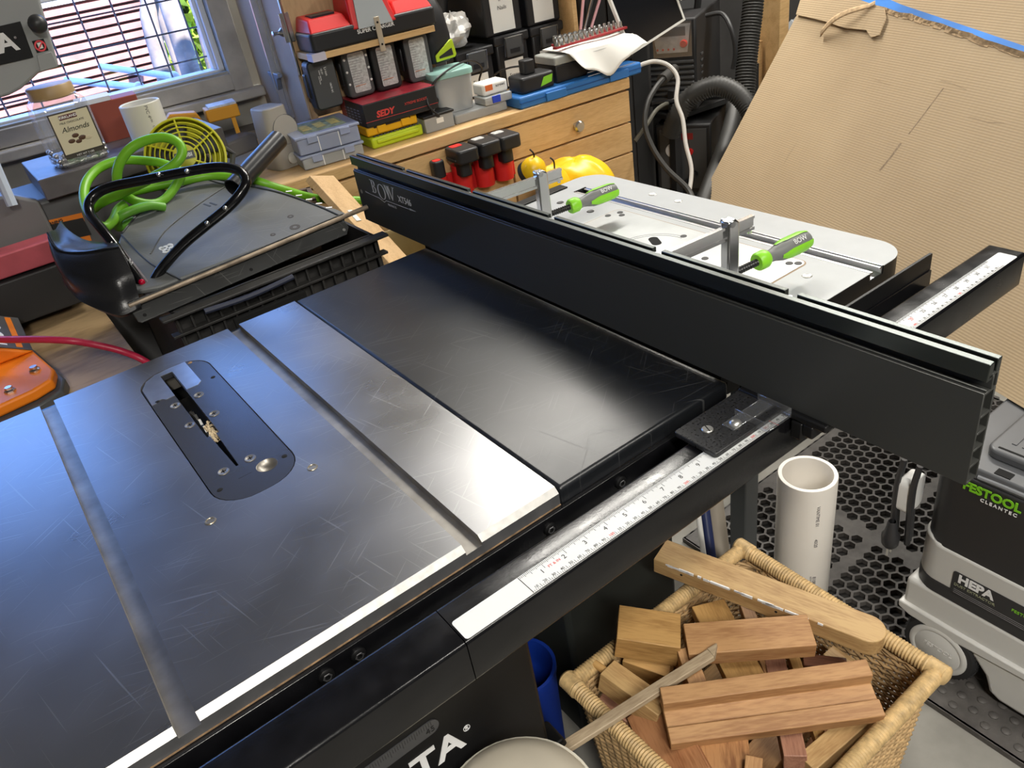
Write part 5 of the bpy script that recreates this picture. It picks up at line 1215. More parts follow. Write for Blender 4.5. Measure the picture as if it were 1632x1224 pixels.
# black framed board leaning at the top
b0 = WMI @ px(1030, 40, d=2.15)
bb = thing('framed_board', 'black board with thin white frame leaning above the sockets', 'board', WM @ T(.555, .06, 1.02) @ RY(R_(-14)) @ RX(R_(-12)))
MB().box(-.085, .115, 0, .008, -.055, .21).build('board_panel', mat('board_black', (.008, .009, .012), .25), bb)
for x0, x1, z0, z1 in ((-.089, -.083, -.055, .21), (-.089, .119, -.060, -.054), (.113, .119, -.055, .21)): MB().box(x0, x1, -.002, .01, z0, z1).build('frame_strip', m_wpl, bb)
fl_ = thing('leaflet', 'white leaflet with a green mark beside the black board', 'leaflet', WM @ T(.70, .05, 1.075) @ RY(R_(-20)))
MB().box(-.035, .06, 0, .002, -.02, .12).build('leaflet_sheet', m_wpl, fl_); MB().box(.0, .02, -.0006, 0, .03, .06).build('green_mark', mat('mark_green', (.10, .5, .12), .5), fl_)
# dark cabinet side closing the corner
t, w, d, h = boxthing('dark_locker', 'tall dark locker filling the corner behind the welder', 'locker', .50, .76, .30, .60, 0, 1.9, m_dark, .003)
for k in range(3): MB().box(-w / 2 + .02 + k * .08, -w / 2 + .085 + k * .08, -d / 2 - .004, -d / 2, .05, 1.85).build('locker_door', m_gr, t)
t, w, d, h = boxthing('wall_shelf', 'brown wooden shelf above the pot of rods', 'shelf', .425, .75, .30, .55, 1.10, 1.118, m_pan, .001)
# grey pipe fittings behind the stud
a = px(1262, 52, d=2.9); b = px(1290, 20, d=2.85)
o = MB().lathe([(.03, 0), (.034, .004), (.034, .03), (.028, .034), (.026, .12), (0, .12)], along(a, b), 20).build('grey_fitting', mat('grey_plastic', (.22, .23, .24), .4)); tag(o, 'grey plastic duct fitting behind the stud', 'fitting')
t, w, d, h = boxthing('scrap_board', 'short tan board standing beside the vertical hose', 'board', 1.19, 1.27, .30, .33, 0, .80, m_birch, .001)
# ================================================================== window, bars, sill
m_sash = mat('sash_paint', (.42, .40, .37), .6, var=.2, vs=14, bump=.2, bs=60)
m_sashw = mat('sash_white', (.74, .76, .80), .4)
m_glass = bpy.data.materials.new('pane_glass'); m_glass.use_nodes = True
_n = m_glass.node_tree; _n.nodes.remove(_n.nodes['Principled BSDF'])
_t = _n.nodes.new('ShaderNodeBsdfTransparent'); _g = _n.nodes.new('ShaderNodeBsdfGlossy'); _g.inputs['Roughness'].default_value = .02; _m = _n.nodes.new('ShaderNodeMixShader'); _m.inputs[0].default_value = .07
_n.links.new(_t.outputs[0], _m.inputs[1]); _n.links.new(_g.outputs[0], _m.inputs[2]); _n.links.new(_m.outputs[0], _n.nodes['Material Output'].inputs[0])
win = thing('window_1', None, None, WM @ T((WX0 + WX1) / 2, WN, WZ0)); win['kind'] = 'structure'
wO = T(-(WX0 + WX1) / 2, 0, -WZ0)
f0, f1 = -.012, .11
mb = MB(); mb.box(WX1, WX1 + .055, f0, f1, WZ0 - .06, WZ1 + .06).box(WX0 - .055, WX0, f0, f1, WZ0 - .06, WZ1 + .06); mb.build('window_jamb', m_sash, win, bevel=.003, M=wO)
MB().box(WX0, WX1, f0, f1, WZ1, WZ1 + .055).build('window_head', m_sash, win, bevel=.003, M=wO)
MB().box(WX0, WX1 + .004, f0 + .002, f1, WZ0 - .050, WZ0 - .006).build('bottom_rail', m_sash, win, bevel=.003, M=wO)
MB().box(WX0 - .07, WX1 + .075, f0 - .035, f1, WZ0 - .078, WZ0 - .052).build('window_sill', m_sash, win, bevel=.004, M=wO)
mb = MB(); mb.box(WX1 - .016, WX1, .03, .09, WZ0 - .006, WZ1).box(WX0, WX1, .03, .09, WZ0 - .008, WZ0 + .006).box(WX0, WX0 + .016, .03, .09, WZ0, WZ1).box(WX1 - .026, WX1 - .016, .05, .085, WZ0 + .006, WZ1); mb.build('pane_bead', m_sashw, win, bevel=.002, M=wO)
MB().box(WX0, WX1, .02, .085, WZ0 + .245, WZ0 + .275).build('meeting_rail', m_sashw, win, bevel=.003, M=wO)
MB().box(WX0 + .016, WX1 - .016, .058, .062, WZ0 + .004, WZ1).build('window_pane', m_glass, win, M=wO)
m_bar = mat('window_bar', (.10, .10, .12), .5)
xs = [pw(u, v, n=WN + .10).x for u, v in ((100, 105), (150, 95), (205, 80), (258, 65), (300, 45))]
dx_ = (xs[-1] - xs[0]) / 4
for k in range(-14, 6):
    x = xs[0] + k * dx_
    if WX0 < x < WX1 - .02: MB().cyl((x, .10, WZ0 - .02), (x, .10, WZ1), .0024, seg=6).build('security_bar', m_bar, win, M=wO)
zz = [pw(u, v, n=WN + .10).z for u, v in ((180, 125), (200, 68), (190, 15))]
dz_ = zz[1] - zz[0]
for k in range(0, 8):
    z = zz[0] + k * dz_
    if z < WZ1: MB().cyl((WX0, .103, z), (WX1, .103, z), .0024, seg=6).build('security_bar', m_bar, win, M=wO)
# wall ledge under the window
led = MB().box(-1.5, -.40, WN - .10, WN, WZ0 - .19, WZ0 - .15).build('trim_1', mat('ledge_wood', (.16, .14, .12), .8, var=.3, vs=12, bump=.3, bs=30), M=WM); led['kind'] = 'structure'

# ================================================================== band saw at the far left: table, wheel covers, knob
m_bsg = mat('bandsaw_grey', (.30, .31, .31), .45); m_bsd = mat('bandsaw_dark', (.105, .105, .108), .5)
m_wor = mat('warning_orange', (.80, .22, .02), .5)
bs = thing('band_saw', 'grey band saw with a black maker plate and round black knob at the left edge', 'band saw', T(-.1, 1.5, 0))
bO2 = bs.matrix_world.inverted()
YB = 1.42
def yp(pts, y): return [(px(u, v, y=y).x, px(u, v, y=y).z) for u, v in pts]
MY = lambda y: Matrix(((1, 0, 0, 0), (0, 0, 1, y), (0, 1, 0, 0), (0, 0, 0, 1)))
up_ = yp([(-160, -120), (42, -60), (62, -10), (76, 40), (95, 106), (62, 117), (50, 128), (34, 142), (15, 152), (-5, 158), (-60, 168), (-160, 150)], YB)
MB().prism(up_, 0, .07, MY(YB)).build('upper_wheel_cover', m_bsg, bs, bevel=.006, bseg=3, M=bO2)
MB().prism(yp([(58, 88), (82, 82), (92, 106), (64, 114)], YB), -.003, .0, MY(YB)).build('cover_latch', m_bsg, bs, bevel=.001, M=bO2)
pl_ = MB().prism(yp([(-60, 55), (32, 34), (53, 91), (-60, 118)], YB), -.003, 0, MY(YB)).build('maker_plate', m_blk2, bs, M=bO2)
pT = px(14, 72, y=YB); text('maker_lettering', 'DELTA', .046, m_inkw, pl_, bO2 @ T(pT.x - .062, YB - .0034, pT.z + .004) @ FR, .0003, sx=1.1, bold=.0014)
pR = px(24, 60, y=YB); text('registered_mark', '\u00ae', .006, m_inkw, pl_, bO2 @ T(pR.x, YB - .0034, pR.z) @ FR, .0002)
kb = px(60, 38, y=YB - .03); MB().sphere((kb.x, YB - .03, kb.z), .0175, 20).build('tension_knob', mat('knob_black', (.03, .03, .03), .4), bs, M=bO2)
MB().cyl((kb.x, YB - .02, kb.z), (kb.x, YB + .01, kb.z), .006, seg=10).build('knob_stem', m_steel, bs, M=bO2)
wp = px(64, 73, y=YB); wst = MB().box(-.011, .011, -.001, 0, -.011, .011, T(wp.x, YB - .0005, wp.z)).build('hand_warning_sticker', m_blk2, bs, M=bO2)
MB().lathe([(.0075, .0004), (.0105, .0004), (.0105, 0), (.0075, 0)], T(wp.x, YB - .0016, wp.z) @ RX(PI / 2), 24, False).build('sticker_ring', mat('sticker_red', (.75, .06, .08), .5), wst, M=bO2)
MB().box(-.0012, .0012, -.0026, -.0018, -.009, .009, T(wp.x, YB, wp.z) @ RY(.78)).build('sticker_bar', mat('sticker_red'), wst, M=bO2)
MB().box(-.004, .004, -.0022, -.0016, -.005, .006, T(wp.x, YB, wp.z)).build('sticker_hand', m_wpl, wst, M=bO2)
MB().box(-.125, .27, 1.372, 1.62, .985, 1.028).build('saw_table', mat('table_dark', (.13, .12, .125), .42, .3, var=.2, vs=20), bs, bevel=.002, M=bO2)
lh = MB().box(-.36, .22, 1.40, 1.60, .50, .985).build('lower_wheel_cover', m_bsd, bs, bevel=.01, M=bO2)
rd = MB(); rd.prism([(x - .24, z) for x, z in [(-.12, -.25), (.10, -.25), (.10, .06), (.06, .085), (0, .095), (-.06, .085), (-.12, .05)]], -.025, .0, T(0, 1.40, .93) @ Matrix(((1, 0, 0, 0), (0, 0, 1, 0), (0, 1, 0, 0), (0, 0, 0, 1)))); rd.build('rounded_cover', mat('cover_grey', (.16, .155, .155), .5), bs, bevel=.006, M=bO2)
MB().box(-.09, .06, 1.43, 1.57, 0, .50).build('saw_column', m_bsd, bs, M=bO2)
st_ = MB().prism(yp([(38, 360), (130, 339), (146, 383), (56, 404)], 1.399), -.001, 0, MY(1.399)).build('warning_sticker', m_wor, bs, M=bO2)
MB().prism(yp([(43, 366), (132, 347), (146, 374), (53, 395)], 1.3975), -.0005, 0, MY(1.3975)).build('sticker_field', m_ink, st_, M=bO2)
w1 = px(84, 356, y=1.3965); text('sticker_lettering', 'WARNING', .0085, m_ink, st_, bO2 @ T(w1.x, 1.3968, w1.z) @ FR, .0002, bold=.0003)
mb = MB(); rn = random.Random(4)
for k in range(7):
    a_ = px(50 + k * 1.4, 371 + k * 3.6, y=1.3965); mb.box(a_.x, a_.x + .035 + rn.random() * .02, 1.3962, 1.3967, a_.z - .0012, a_.z + .0006)
mb.build('sticker_text', m_inkw, st_, M=bO2)
# red and black steel beams in front of the band saw
ra, rb = px(-60, 412, y=1.30), px(74, 393, y=1.30)
o = thing('red_beam', 'dull red steel beam in front of the band saw', 'beam', T(-.4, 1.32, 0)); MB().box(-.45, rb.x + .4 + .03, -.03, .03, px(30, 437, y=1.29).z, px(30, 398, y=1.29).z).build('beam', mat('beam_red', (.38, .07, .09), .5, var=.15, vs=20), o, bevel=.003)
o = thing('black_beam', 'black steel beam under the red one', 'beam', T(-.4, 1.32, 0)); MB().box(-.45, .26, -.04, .04, .79, px(30, 443, y=1.28).z).build('beam', m_gr, o, bevel=.003)
o = thing('white_frame', 'pale bluish white plastic leg leaning at the left edge', 'frame', T(-.2, 1.55, 0))
MB().tube([px(20, 328, y=1.34) + Vector((.2, -1.55, 0)), px(-14, 250, y=1.36) + Vector((.2, -1.55, 0))], .010, 8).build('leg_tube', mat('pale_blue_plastic', (.50, .56, .66), .4), o)

# ================================================================== jar of steel shot
m_jar = clearmat('jar_plastic', .16, .16); m_shot = mat('steel_shot', (.48, .46, .44), .28, 1)
jp = px(128, 262, z=1.0285); jar = thing('snack_jar', 'clear plastic jar with a tan lid and almond label holding steel shot', 'jar', T(jp.x + .010, jp.y + .040, 1.0285) @ RZ(R_(4)) @ Matrix.Diagonal((.93, .93, .90, 1)))
mb = MB(); mb.loft([[Vector((x, y, z)) for x, y in rrect(.118 * k, .104 * k, .026 * k, 6)] for z, k in ((0, .90), (.006, 1.0), (.12, 1.0), (.140, .94), (.150, .80), (.153, .74))]); mb.build('jar_wall', m_jar, jar)
MB().lathe([(0, .176), (.046, .176), (.0485, .173), (.0485, .150), (.046, .148), (0, .148)], None, 40, False).build('jar_lid', mat('lid_tan', (.36, .24, .11), .45), jar)
mb = MB(); rn = random.Random(2)
for k in range(130):
    layer = k // 46; a = rn.uniform(-.050, .050); b = rn.uniform(-.044, .044)
    if layer == 0 or True:
        if rn.random() < .6: b = -.0435
        elif rn.random() < .5: a = -.051
    mb.sphere((a, b, .007 + layer * .0105 + rn.random() * .002), .0060, 10)
tag(mb.build('steel_shot', m_shot, jar), kind='stuff')
MB().box(-.044, .044, -.034, .036, .002, .020).build('shot_core', m_pgry, jar)
lb = MB().box(-.036, .046, -.0545, -.0535, .030, .118).build('paper_label', mat('label_cream', (.66, .60, .42), .6), jar)
mb = MB(); mb.box(-.038, .048, -.0542, -.0534, .027, .030).box(-.038, .048, -.0542, -.0534, .118, .121).box(-.039, -.036, -.0542, -.0534, .027, .121).box(.046, .049, -.0542, -.0534, .027, .121).box(-.038, .048, -.0542, -.0534, .020, .028); mb.build('label_border', mat('label_dark', (.06, .05, .04), .5), lb)
JF = T(0, -.0549, 0) @ FR
bnr = MB().box(-.018, .020, -.0552, -.0545, .104, .114).build('brand_banner', mat('banner_maroon', (.10, .02, .02), .5), lb)
text('label_lettering', 'KIRKLAND', .0078, m_inkw, bnr, T(0, -.0006, 0) @ JF @ T(.001, .109, 0), .0002, bold=.0002)
text('label_lettering', 'MILK CHOCOLATE', .0062, m_ink, lb, JF @ T(.005, .097, 0), .0002); text('label_lettering', 'Almonds', .0165, m_ink, lb, JF @ T(.006, .082, 0), .0002, shear=.35)
text('label_lettering', 'NET WT 3 LBS', .006, m_inkw, lb, JF @ T(.005, .0235, .0002), .0002)
for x, z, s_ in ((-.012, .056, 1), (.0, .066, 1), (.012, .058, 1.1), (.024, .055, 1), (.002, .052, .9)): MB().sphere((x, -.0546, z), .0062 * s_, 10, sc=(1.25, .12, .8)).build('almond_picture', mat('almond_brown', (.10, .05, .03), .4) if x != .024 else mat('almond_pale', (.60, .52, .36), .5), lb)

# ================================================================== white coupling, red box, clutter under the window
cpz = px(235, 242, z=1.0285)
sl_ = thing('scrap_block', 'dark block under the white coupling', 'block', T(.150, 1.70, .90)); MB().box(-.055, .07, -.06, .06, .0, .098).build('block', m_bsd, sl_, bevel=.003)
cp_ = thing('pipe_coupling', 'short wide white plastic pipe coupling with black stamps', 'coupling', T(.135, 1.455, 1.0285))
MB().lathe([(.038, 0), (.0435, 0), (.0435, .080), (.041, .082), (.038, .080), (.037, .004), (.038, 0)], None, 40, False).build('coupling_wall', mat('coupling_cream', (.70, .68, .60), .4), cp_)
for s_, sz, z, a in (('PVC 4', .010, .080, 272), ('4-IN', .006, .058, 274), ('D 17', .006, .035, 274), ('82', .005, .015, 274)): text('stamp', s_, sz, m_stamp, cp_, RZ(R_(a)) @ Matrix(((0, 0, 1, .0437), (0, 1, 0, 0), (-1, 0, 0, z * .82), (0, 0, 0, 1))), .0001)
rbx = thing('red_box', 'rust red cardboard box behind the white coupling', 'box', T(.085, 1.60, .99) @ RZ(R_(-8)))
MB().box(-.055, .075, -.035, .035, 0, .125).build('box_body', mat('box_rust', (.30, .06, .03), .6), rbx, bevel=.002); MB().box(-.056, .02, -.036, .036, .1251, .135).build('white_top', m_wpl, rbx)
yt = px(300, 205, d=1.95); yk = thing('yellow_tool', 'amber yellow clamp tool with black mark under the window', 'tool', T(yt.x, yt.y, yt.z - .05) @ RZ(R_(-10)))
m_amb = mat('amber', (.66, .30, .02), .5)
MB().prism([(-.06, 0), (.04, 0), (.05, .03), (.03, .085), (-.03, .095), (-.06, .07)], -.02, .02, FR).build('tool_body', m_amb, yk, bevel=.004); MB().box(.05, .13, -.03, .03, .055, .085).build('tool_arm', m_amb, yk, bevel=.003)
MB().box(.06, .128, -.029, .029, .0852, .09).build('white_label', mat('label_white_worn', (.62, .62, .66), .5, var=.3, vs=60), yk); MB().box(.105, .115, -.03, -.02, -.02, .055).build('tool_post', m_amb, yk); text('tool_mark', 'V-A', .024, m_ink, yk, T(-.012, -.0205, .065) @ FR, .0003, shear=.3, bold=.001)
MB().box(-.03, .005, -.021, -.0195, .025, .045).build('tool_recess', mat('recess_rust', (.22, .09, .02), .7), yk)
gb = px(385, 215, d=1.95); o = thing('grey_block', 'grey plastic junction block beside the amber tool', 'block', T(gb.x - .02, gb.y, gb.z - .04) @ RZ(.3)); MB().box(-.045, .045, -.03, .03, 0, .04).build('block', mat('block_grey', (.16, .15, .14), .6), o, bevel=.006); MB().cyl((-.05, -.02, .02), (-.075, -.02, .028), .011, seg=12).build('blue_fitting', mat('fitting_blue', (.35, .42, .60), .4), o)
bnch = thing('low_bench', 'dark cluttered bench under the window', 'bench', T(.17, 1.64, 0)); MB().box(.055, .10, -.03, .16, .84, .90).build('bench_top', m_bsd, bnch); MB().box(.06, .095, -.02, .15, 0, .84).build('bench_body', m_bsd, bnch)

# ================================================================== chartreuse fan
m_fan = mat('fan_yellow', (.52, .50, .02), .45)
fp = px(296, 250, d=1.66); fdir = Vector((-.27, -.92, .40))
fan = thing('clamp_fan', 'chartreuse round fan with a slotted grille and maker badge', 'fan', Matrix.Translation(fp) @ fdir.to_track_quat('Z', 'Y').to_matrix().to_4x4())
FRr = .080
for k, r in enumerate((FRr, .070, .060, .050, .040, .030)):
    MB().tube([(r * math.cos(2 * PI * i / 48), r * math.sin(2 * PI * i / 48), .012 * (1 - (r / FRr) ** 2)) for i in range(48)], .0028 if k == 0 else .0016, 6, closed=True).build('grille_ring', m_fan, fan)
for k in range(6):
    a = 2 * PI * k / 6 + .35; MB().tube([(.02 * math.cos(a), .02 * math.sin(a), .012), (FRr * math.cos(a + .15), FRr * math.sin(a + .15), .0)], .0022, 6).build('grille_spoke', m_fan, fan)
MB().lathe([(.024, .010), (.024, .013), (0, .0145)], None, 24, False).build('hub_disc', m_fan, fan)
bd = MB().box(-.020, .020, -.008, .008, .0145, .0152).build('badge', m_pgry, fan); text('badge_lettering', 'RYOBI', .011, m_inkw, bd, T(0, 0, .0154), .0002, bold=.0002)
MB().lathe([(FRr, -.002), (FRr + .003, -.004), (FRr, -.035), (.06, -.045), (.05, -.045), (.05, -.04), (FRr - .004, -.03), (FRr - .004, -.002)], None, 40, False).build('shroud', m_fan, fan)
for k in range(5):
    mb = MB(); mb.grid(lambda u, v: Vector(((.014 + .056 * u) * math.cos(k * 1.2566 + .7 * v), (.014 + .056 * u) * math.sin(k * 1.2566 + .7 * v), -.020 + .012 * v)), 4, 4); mb.build('fan_blade', m_pgry, fan, thick=.002)
MB().lathe([(.014, -.03), (.014, -.012), (0, -.012)], None, 16, False).build('motor_hub', m_pgry, fan); MB().tube([(.082, 0, -.01), (.095, -.01, -.03), (.06, -.085, -.05), (0, -.11, -.05)], .006, 8).build('fan_bracket', m_pgry, fan)

# ================================================================== black tote with lid, angle bar and rod on top
tt = thing('storage_tote', 'black ribbed plastic tote standing behind the saw top', 'tote', T(.12, 1.0, .44))
tO = tt.matrix_world.inverted(); TX0, TX1, TY0, TY1, TZT = -.075, .325, .790, 1.16, .885
m_tote = mat('tote_black', (.025, .024, .023), .5, var=.3, vs=30)
mb = MB(); mb.box(TX0 + .008, TX1 - .008, TY0 + .008, TY0 + .014, .44, TZT).box(TX0 + .008, TX1 - .008, TY1 - .014, TY1, .44, TZT).box(TX0 + .008, TX0 + .014, TY0, TY1, .44, TZT).box(TX1 - .014, TX1 - .008, TY0, TY1, .44, TZT).box(TX0, TX1, TY0, TY1, .44, .45); mb.build('tote_wall', m_tote, tt, M=tO)
for k in range(17):
    x = TX0 + .01 + k * (TX1 - TX0 - .024) / 16; MB().box(x, x + .004, TY0 - .004, TY0 + .008, .46, TZT - .012).build('rib', m_tote, tt, bevel=.001, M=tO)
for k in range(6):
    y = TY0 + .02 + k * .065; MB().box(TX1 - .008, TX1 + .004, y, y + .004, .46, TZT - .012).build('rib', m_tote, tt, bevel=.001, M=tO)
for z in (.845, .795): MB().box(TX0 - .004, TX1 + .006, TY0 - .010, TY0 + .008, z, z + .005).build('flange', m_tote, tt, bevel=.001, M=tO)
MB().box(TX0 - .012, TX1 + .012, TY0 - .018, TY0 + .006, TZT - .006, TZT).build('rim', m_tote, tt, bevel=.002, M=tO)
MB().box(.02, .155, TY0 - .016, TY0 - .006, .798, .842).build('hand_slot', m_hole, tt, bevel=.003, M=tO)
MB().box(.03, .09, TY0 - .0175, TY0 - .0155, .800, .812).build('red_contents', m_redd, tt, M=tO)
MB().tube(spline([(-.02, TY0 - .02, .876), (.06, TY0 - .02, .872), (.14, TY0 - .02, .876)], 6), .005, 8).build('wire_handle', mat('handle_blue_black', (.03, .035, .06), .35), tt, M=tO)
stn = thing('tote_stand', 'dark crate under the black tote', 'crate', T(.12, 1.0, 0)); MB().box(-.18, .18, -.16, .14, 0, .438).build('crate_body', m_bsd, stn, bevel=.004)
ab0, ab1 = px(212, 500, z=.905), px(552, 356, z=.905)
bar = thing('angle_bar', 'scuffed black steel angle bar lying along the tote', 'bar', frame(ab0, ab1 - ab0, Vector((0, .72, .70))))
L_ = (ab1 - ab0).length
mb = MB(); mb.prism([(a, b) for a, b in [(0, .004), (.004, 0), (L_ - .012, 0), (L_, .012), (L_, .036), (0, .036)]], -.003, 0, T(0, -.020, 0)); mb.box(0, L_, .013, .016, -.0025, .012)
mb.build('bar_profile', scratched('bar_scuffed', (.035, .036, .036), .38, .2, scr=(.3, .3, .28), amount=.2, stain=.3), bar, bevel=.0008)
for x in (.014, L_ * .5, L_ - .012): MB().lathe([(0, .0004), (.003, .0004), (.003, 0)], T(x, -.010, 0), 12, False).build('bolt_hole', m_hole if x < L_ - .02 else m_zinc, bar)
r0, r1 = px(205, 488, z=.918), px(585, 330, z=.918)
tag(MB().tube([r0, r0.lerp(r1, .4), r0.lerp(r1, .7), r1], .0045, 10).build('steel_rod', mat('rod_tan', (.34, .27, .20), .5, .5, var=.4, vs=30)), 'rusty round steel rod lying behind the angle bar', 'rod')
# lid leaning over the tote
LA, LB, LC = px(255, 452, z=.918), px(548, 346, z=.912), px(305, 290, z=.975)
LMx = frame(LA, LB - LA, LC - LA); LMI = LMx.inverted(); ln = LMx.to_3x3().col[2]
def lpx(u, v, off=0.):
    o = LA + ln * off; r = ray(u, v); return LMI @ (CAMC + r * ((o - CAMC).dot(ln) / r.dot(ln)))
m_lid = scratched('lid_grey', (.11, .115, .114), .52, 0, scr=(.25, .26, .26), amount=.3, stain=.25)
lid2 = thing('grey_cover', 'big dark grey plastic cover with a white dog emblem lying on the tote', 'cover', LMx)
outl = [(180, 470), (182, 420), (193, 372), (215, 345), (240, 322), (270, 303), (300, 291), (330, 285), (362, 284), (400, 291), (445, 303), (500, 323), (548, 346), (400, 400), (255, 456)]
op = [lpx(u, v) for u, v in outl]
op2 = spline([Vector((p.x, p.y, 0)) for p in op], 4)
MB().prism([(p.x, p.y) for p in op2], -.010, 0).build('lid_plate', m_lid, lid2, bevel=.003)
def lline(pts, w, nm, m, h=.0012): return MB().tube(spline([lpx(u, v) + Vector((0, 0, h * .3)) for u, v in pts], 6), w, 6).build(nm, m, lid2)
m_lline = mat('lid_line', (.035, .038, .04), .5)
lline([(193, 374), (240, 420), (300, 452)], .0015, 'moulded_line', m_lline); lline([(240, 405), (262, 370), (300, 338), (340, 310), (362, 296)], .0014, 'moulded_line', m_lline); lline([(195, 372), (230, 332), (275, 304), (335, 286), (380, 294), (440, 306), (500, 326), (545, 346)], .0022, 'rim_line', m_lline)
lline([(328, 286), (370, 298)], .0014, 'moulded_line', m_lline)
em = lpx(267, 396)
mb = MB()
for dx, dy, rr2, sx_, sy_ in ((0, 0, .010, 1.1, 1.3), (-.008, .007, .005, 1, 1.4), (.008, .008, .005, 1, 1.4), (-.006, -.009, .005, 1.3, 1), (.007, -.008, .005, 1.2, 1)): mb.lathe([(0, .0006), (rr2, .0006), (rr2, 0)], T(em.x + dx, em.y + dy, 0) @ Matrix.Diagonal((sx_, sy_, 1, 1)), 14, False)
mb.build('dog_emblem', mat('emblem_white', (.50, .52, .52), .5), lid2)
mb = MB()
for dx, dy in ((-.003, .004), (.004, .004), (0, -.002), (-.004, -.007), (.004, -.007)): mb.lathe([(0, .001), (.0018, .001), (.0018, 0)], T(em.x + dx, em.y + dy, 0), 8, False)
mb.build('emblem_lines', m_lline, lid2)
for u, v, r in ((470, 362, .010), (463, 345, .006), (435, 374, .005)): 
    e = lpx(u, v); MB().lathe([(r * .4, .0004), (r, .0005), (r, 0)], T(e.x, e.y, 0), 16, False).build('stain_ring', mat('stain_brown', (.045, .04, .036), .6), lid2)
for u, v in ((330, 327), (340, 325)):
    e = lpx(u, v); MB().box(-.002, .002, -.010, .010, 0, .0005, T(e.x, e.y, 0) @ RZ(.3)).build('crayon_mark', m_lline, lid2)
for k in range(5):
    e = lpx(462 + k * 16, 306 + k * 6.5); MB().box(-.006, .006, -.002, .002, 0, .0006, T(e.x, e.y + .004, 0) @ RZ(-.5)).build('white_dash', m_inkw, lid2)

# ================================================================== folded stool: vinyl pad and bent tube
m_vin = mat('black_vinyl', (.010, .010, .011), .28, bump=.12, bs=350)
pad = thing('folded_stool', 'folded stool with a black vinyl pad and a bent black tube frame', 'stool', T(-.1, .95, .85))
qO = pad.matrix_world.inverted()
st4 = [((76, 372, 1.30), (86, 415, 1.28), (107, 458, 1.28), (98, 352, 1.38)), ((94, 399, 1.275), (108, 445, 1.25), (131, 480, 1.26), (110, 367, 1.365)), ((130, 403, 1.26), (150, 450, 1.235), (163, 497, 1.25), (133, 381, 1.35)), ((165, 398, 1.255), (188, 450, 1.235), (195, 506, 1.25), (160, 387, 1.335)), ((190, 394, 1.26), (213, 440, 1.25), (226, 492, 1.26), (188, 389, 1.31))]
secs = []
for F_, Mm, Bt, K_ in st4:
    f, m_, b, k = [px(u, v, d=d) for u, v, d in (F_, Mm, Bt, K_)]
    bk = b + (k - f) * .9 + Vector((0, 0, .004)); mk = m_ + (k - f) * .85
    secs.append([f, f.lerp(m_, .5) + (f - k) * .06, m_, m_.lerp(b, .6), b, bk, mk, k, k.lerp(f, .5) - Vector((0, 0, .004))])
rings = list(zip(*secs)); rings = [spline(list(r), 5) for r in rings]
rings = [list(r) for r in zip(*rings)]
rings = [spline(r, 3, closed=True) for r in rings]
MB().loft(rings).build('vinyl_pad', m_vin, pad, M=qO, angle=60)
MB().tube([r + Vector((0, 0, .001)) for r in spline([secs[i][0] for i in range(5)], 6)], .0018, 6).build('piping', m_vin, pad, M=qO)
tb = [(238, 462, 1.335), (258, 428, 1.335), (290, 392, 1.335), (325, 362, 1.335), (362, 332, 1.335), (384, 308, 1.335), (392, 290, 1.34), (384, 274, 1.35), (362, 267, 1.36), (330, 268, 1.365), (280, 277, 1.37), (225, 288, 1.375), (180, 297, 1.38), (155, 308, 1.38), (142, 324, 1.375), (144, 342, 1.365), (158, 360, 1.35), (178, 385, 1.335), (205, 425, 1.325), (235, 465, 1.32)]
MB().tube(spline([px(u, v, d=d) for u, v, d in tb], 6), .0088, 14).build('tube_frame', m_blk, pad, M=qO)
for u, v, d in ((330, 356, 1.325), (359, 332, 1.325), (298, 273, 1.36), (253, 278, 1.365)):
    p = px(u, v, d=d - .006); MB().sphere(p, .0042, 10).build('frame_rivet', m_steel, pad, M=qO)
a4 = [px(u, v, d=d) for u, v, d in ((166, 363, 1.345), (178, 372, 1.345), (252, 468, 1.315), (238, 474, 1.315))]
MB().loft([[p - Vector((.003, .004, 0)) for p in a4], [p for p in a4]], smooth=False).build('bracket_plate', mat('plate_mauve', (.10, .085, .10), .5), pad, M=qO)
for (u, v) in ((178, 392), (207, 419)):
    p = px(u, v, d=1.32); text('plate_mark', 'M', .016, m_inkw, pad, qO @ frame(p, a4[2] - a4[1], Vector((.3, .3, .9))), .0003)
MB().sphere(px(226, 450, d=1.315), .006, 10).build('red_reflector', mat('reflector_red', (.35, .0, .02), .15), pad, M=qO)

# ================================================================== green hose
m_gh = mat('green_hose', (.16, .42, .02), .38)
gh = [(640, 318, 1.75), (520, 318, 1.70), (445, 300, 1.62), (400, 286, 1.60), (340, 280, 1.60), (285, 290, 1.58), (235, 300, 1.55), (190, 312, 1.52), (158, 322, 1.50), (150, 332, 1.48), (163, 322, 1.46), (200, 305, 1.46), (245, 282, 1.44), (278, 262, 1.43), (290, 244, 1.43), (283, 227, 1.43), (258, 219, 1.43), (224, 227, 1.43), (200, 245, 1.43), (187, 272, 1.44), (190, 300, 1.47), (210, 318, 1.50), (240, 325, 1.52), (262, 318, 1.54), (280, 296, 1.56), (288, 275, 1.56), (262, 261, 1.56), (228, 256, 1.56), (190, 256, 1.55), (158, 268, 1.53), (138, 290, 1.50), (134, 318, 1.47), (145, 345, 1.44), (165, 362, 1.43), (180, 352, 1.46), (188, 335, 1.49), (200, 325, 1.5)]
tag(MB().tube(spline([px(u, v, d=d) for u, v, d in gh], 10), .0088, 14).build('air_hose', m_gh), 'bright green air hose coiled loosely on the pile', 'hose')
gh2 = [(215, 352, 1.52), (190, 362, 1.50), (188, 350, 1.48), (205, 338, 1.48), (238, 328, 1.50), (262, 330, 1.52)]
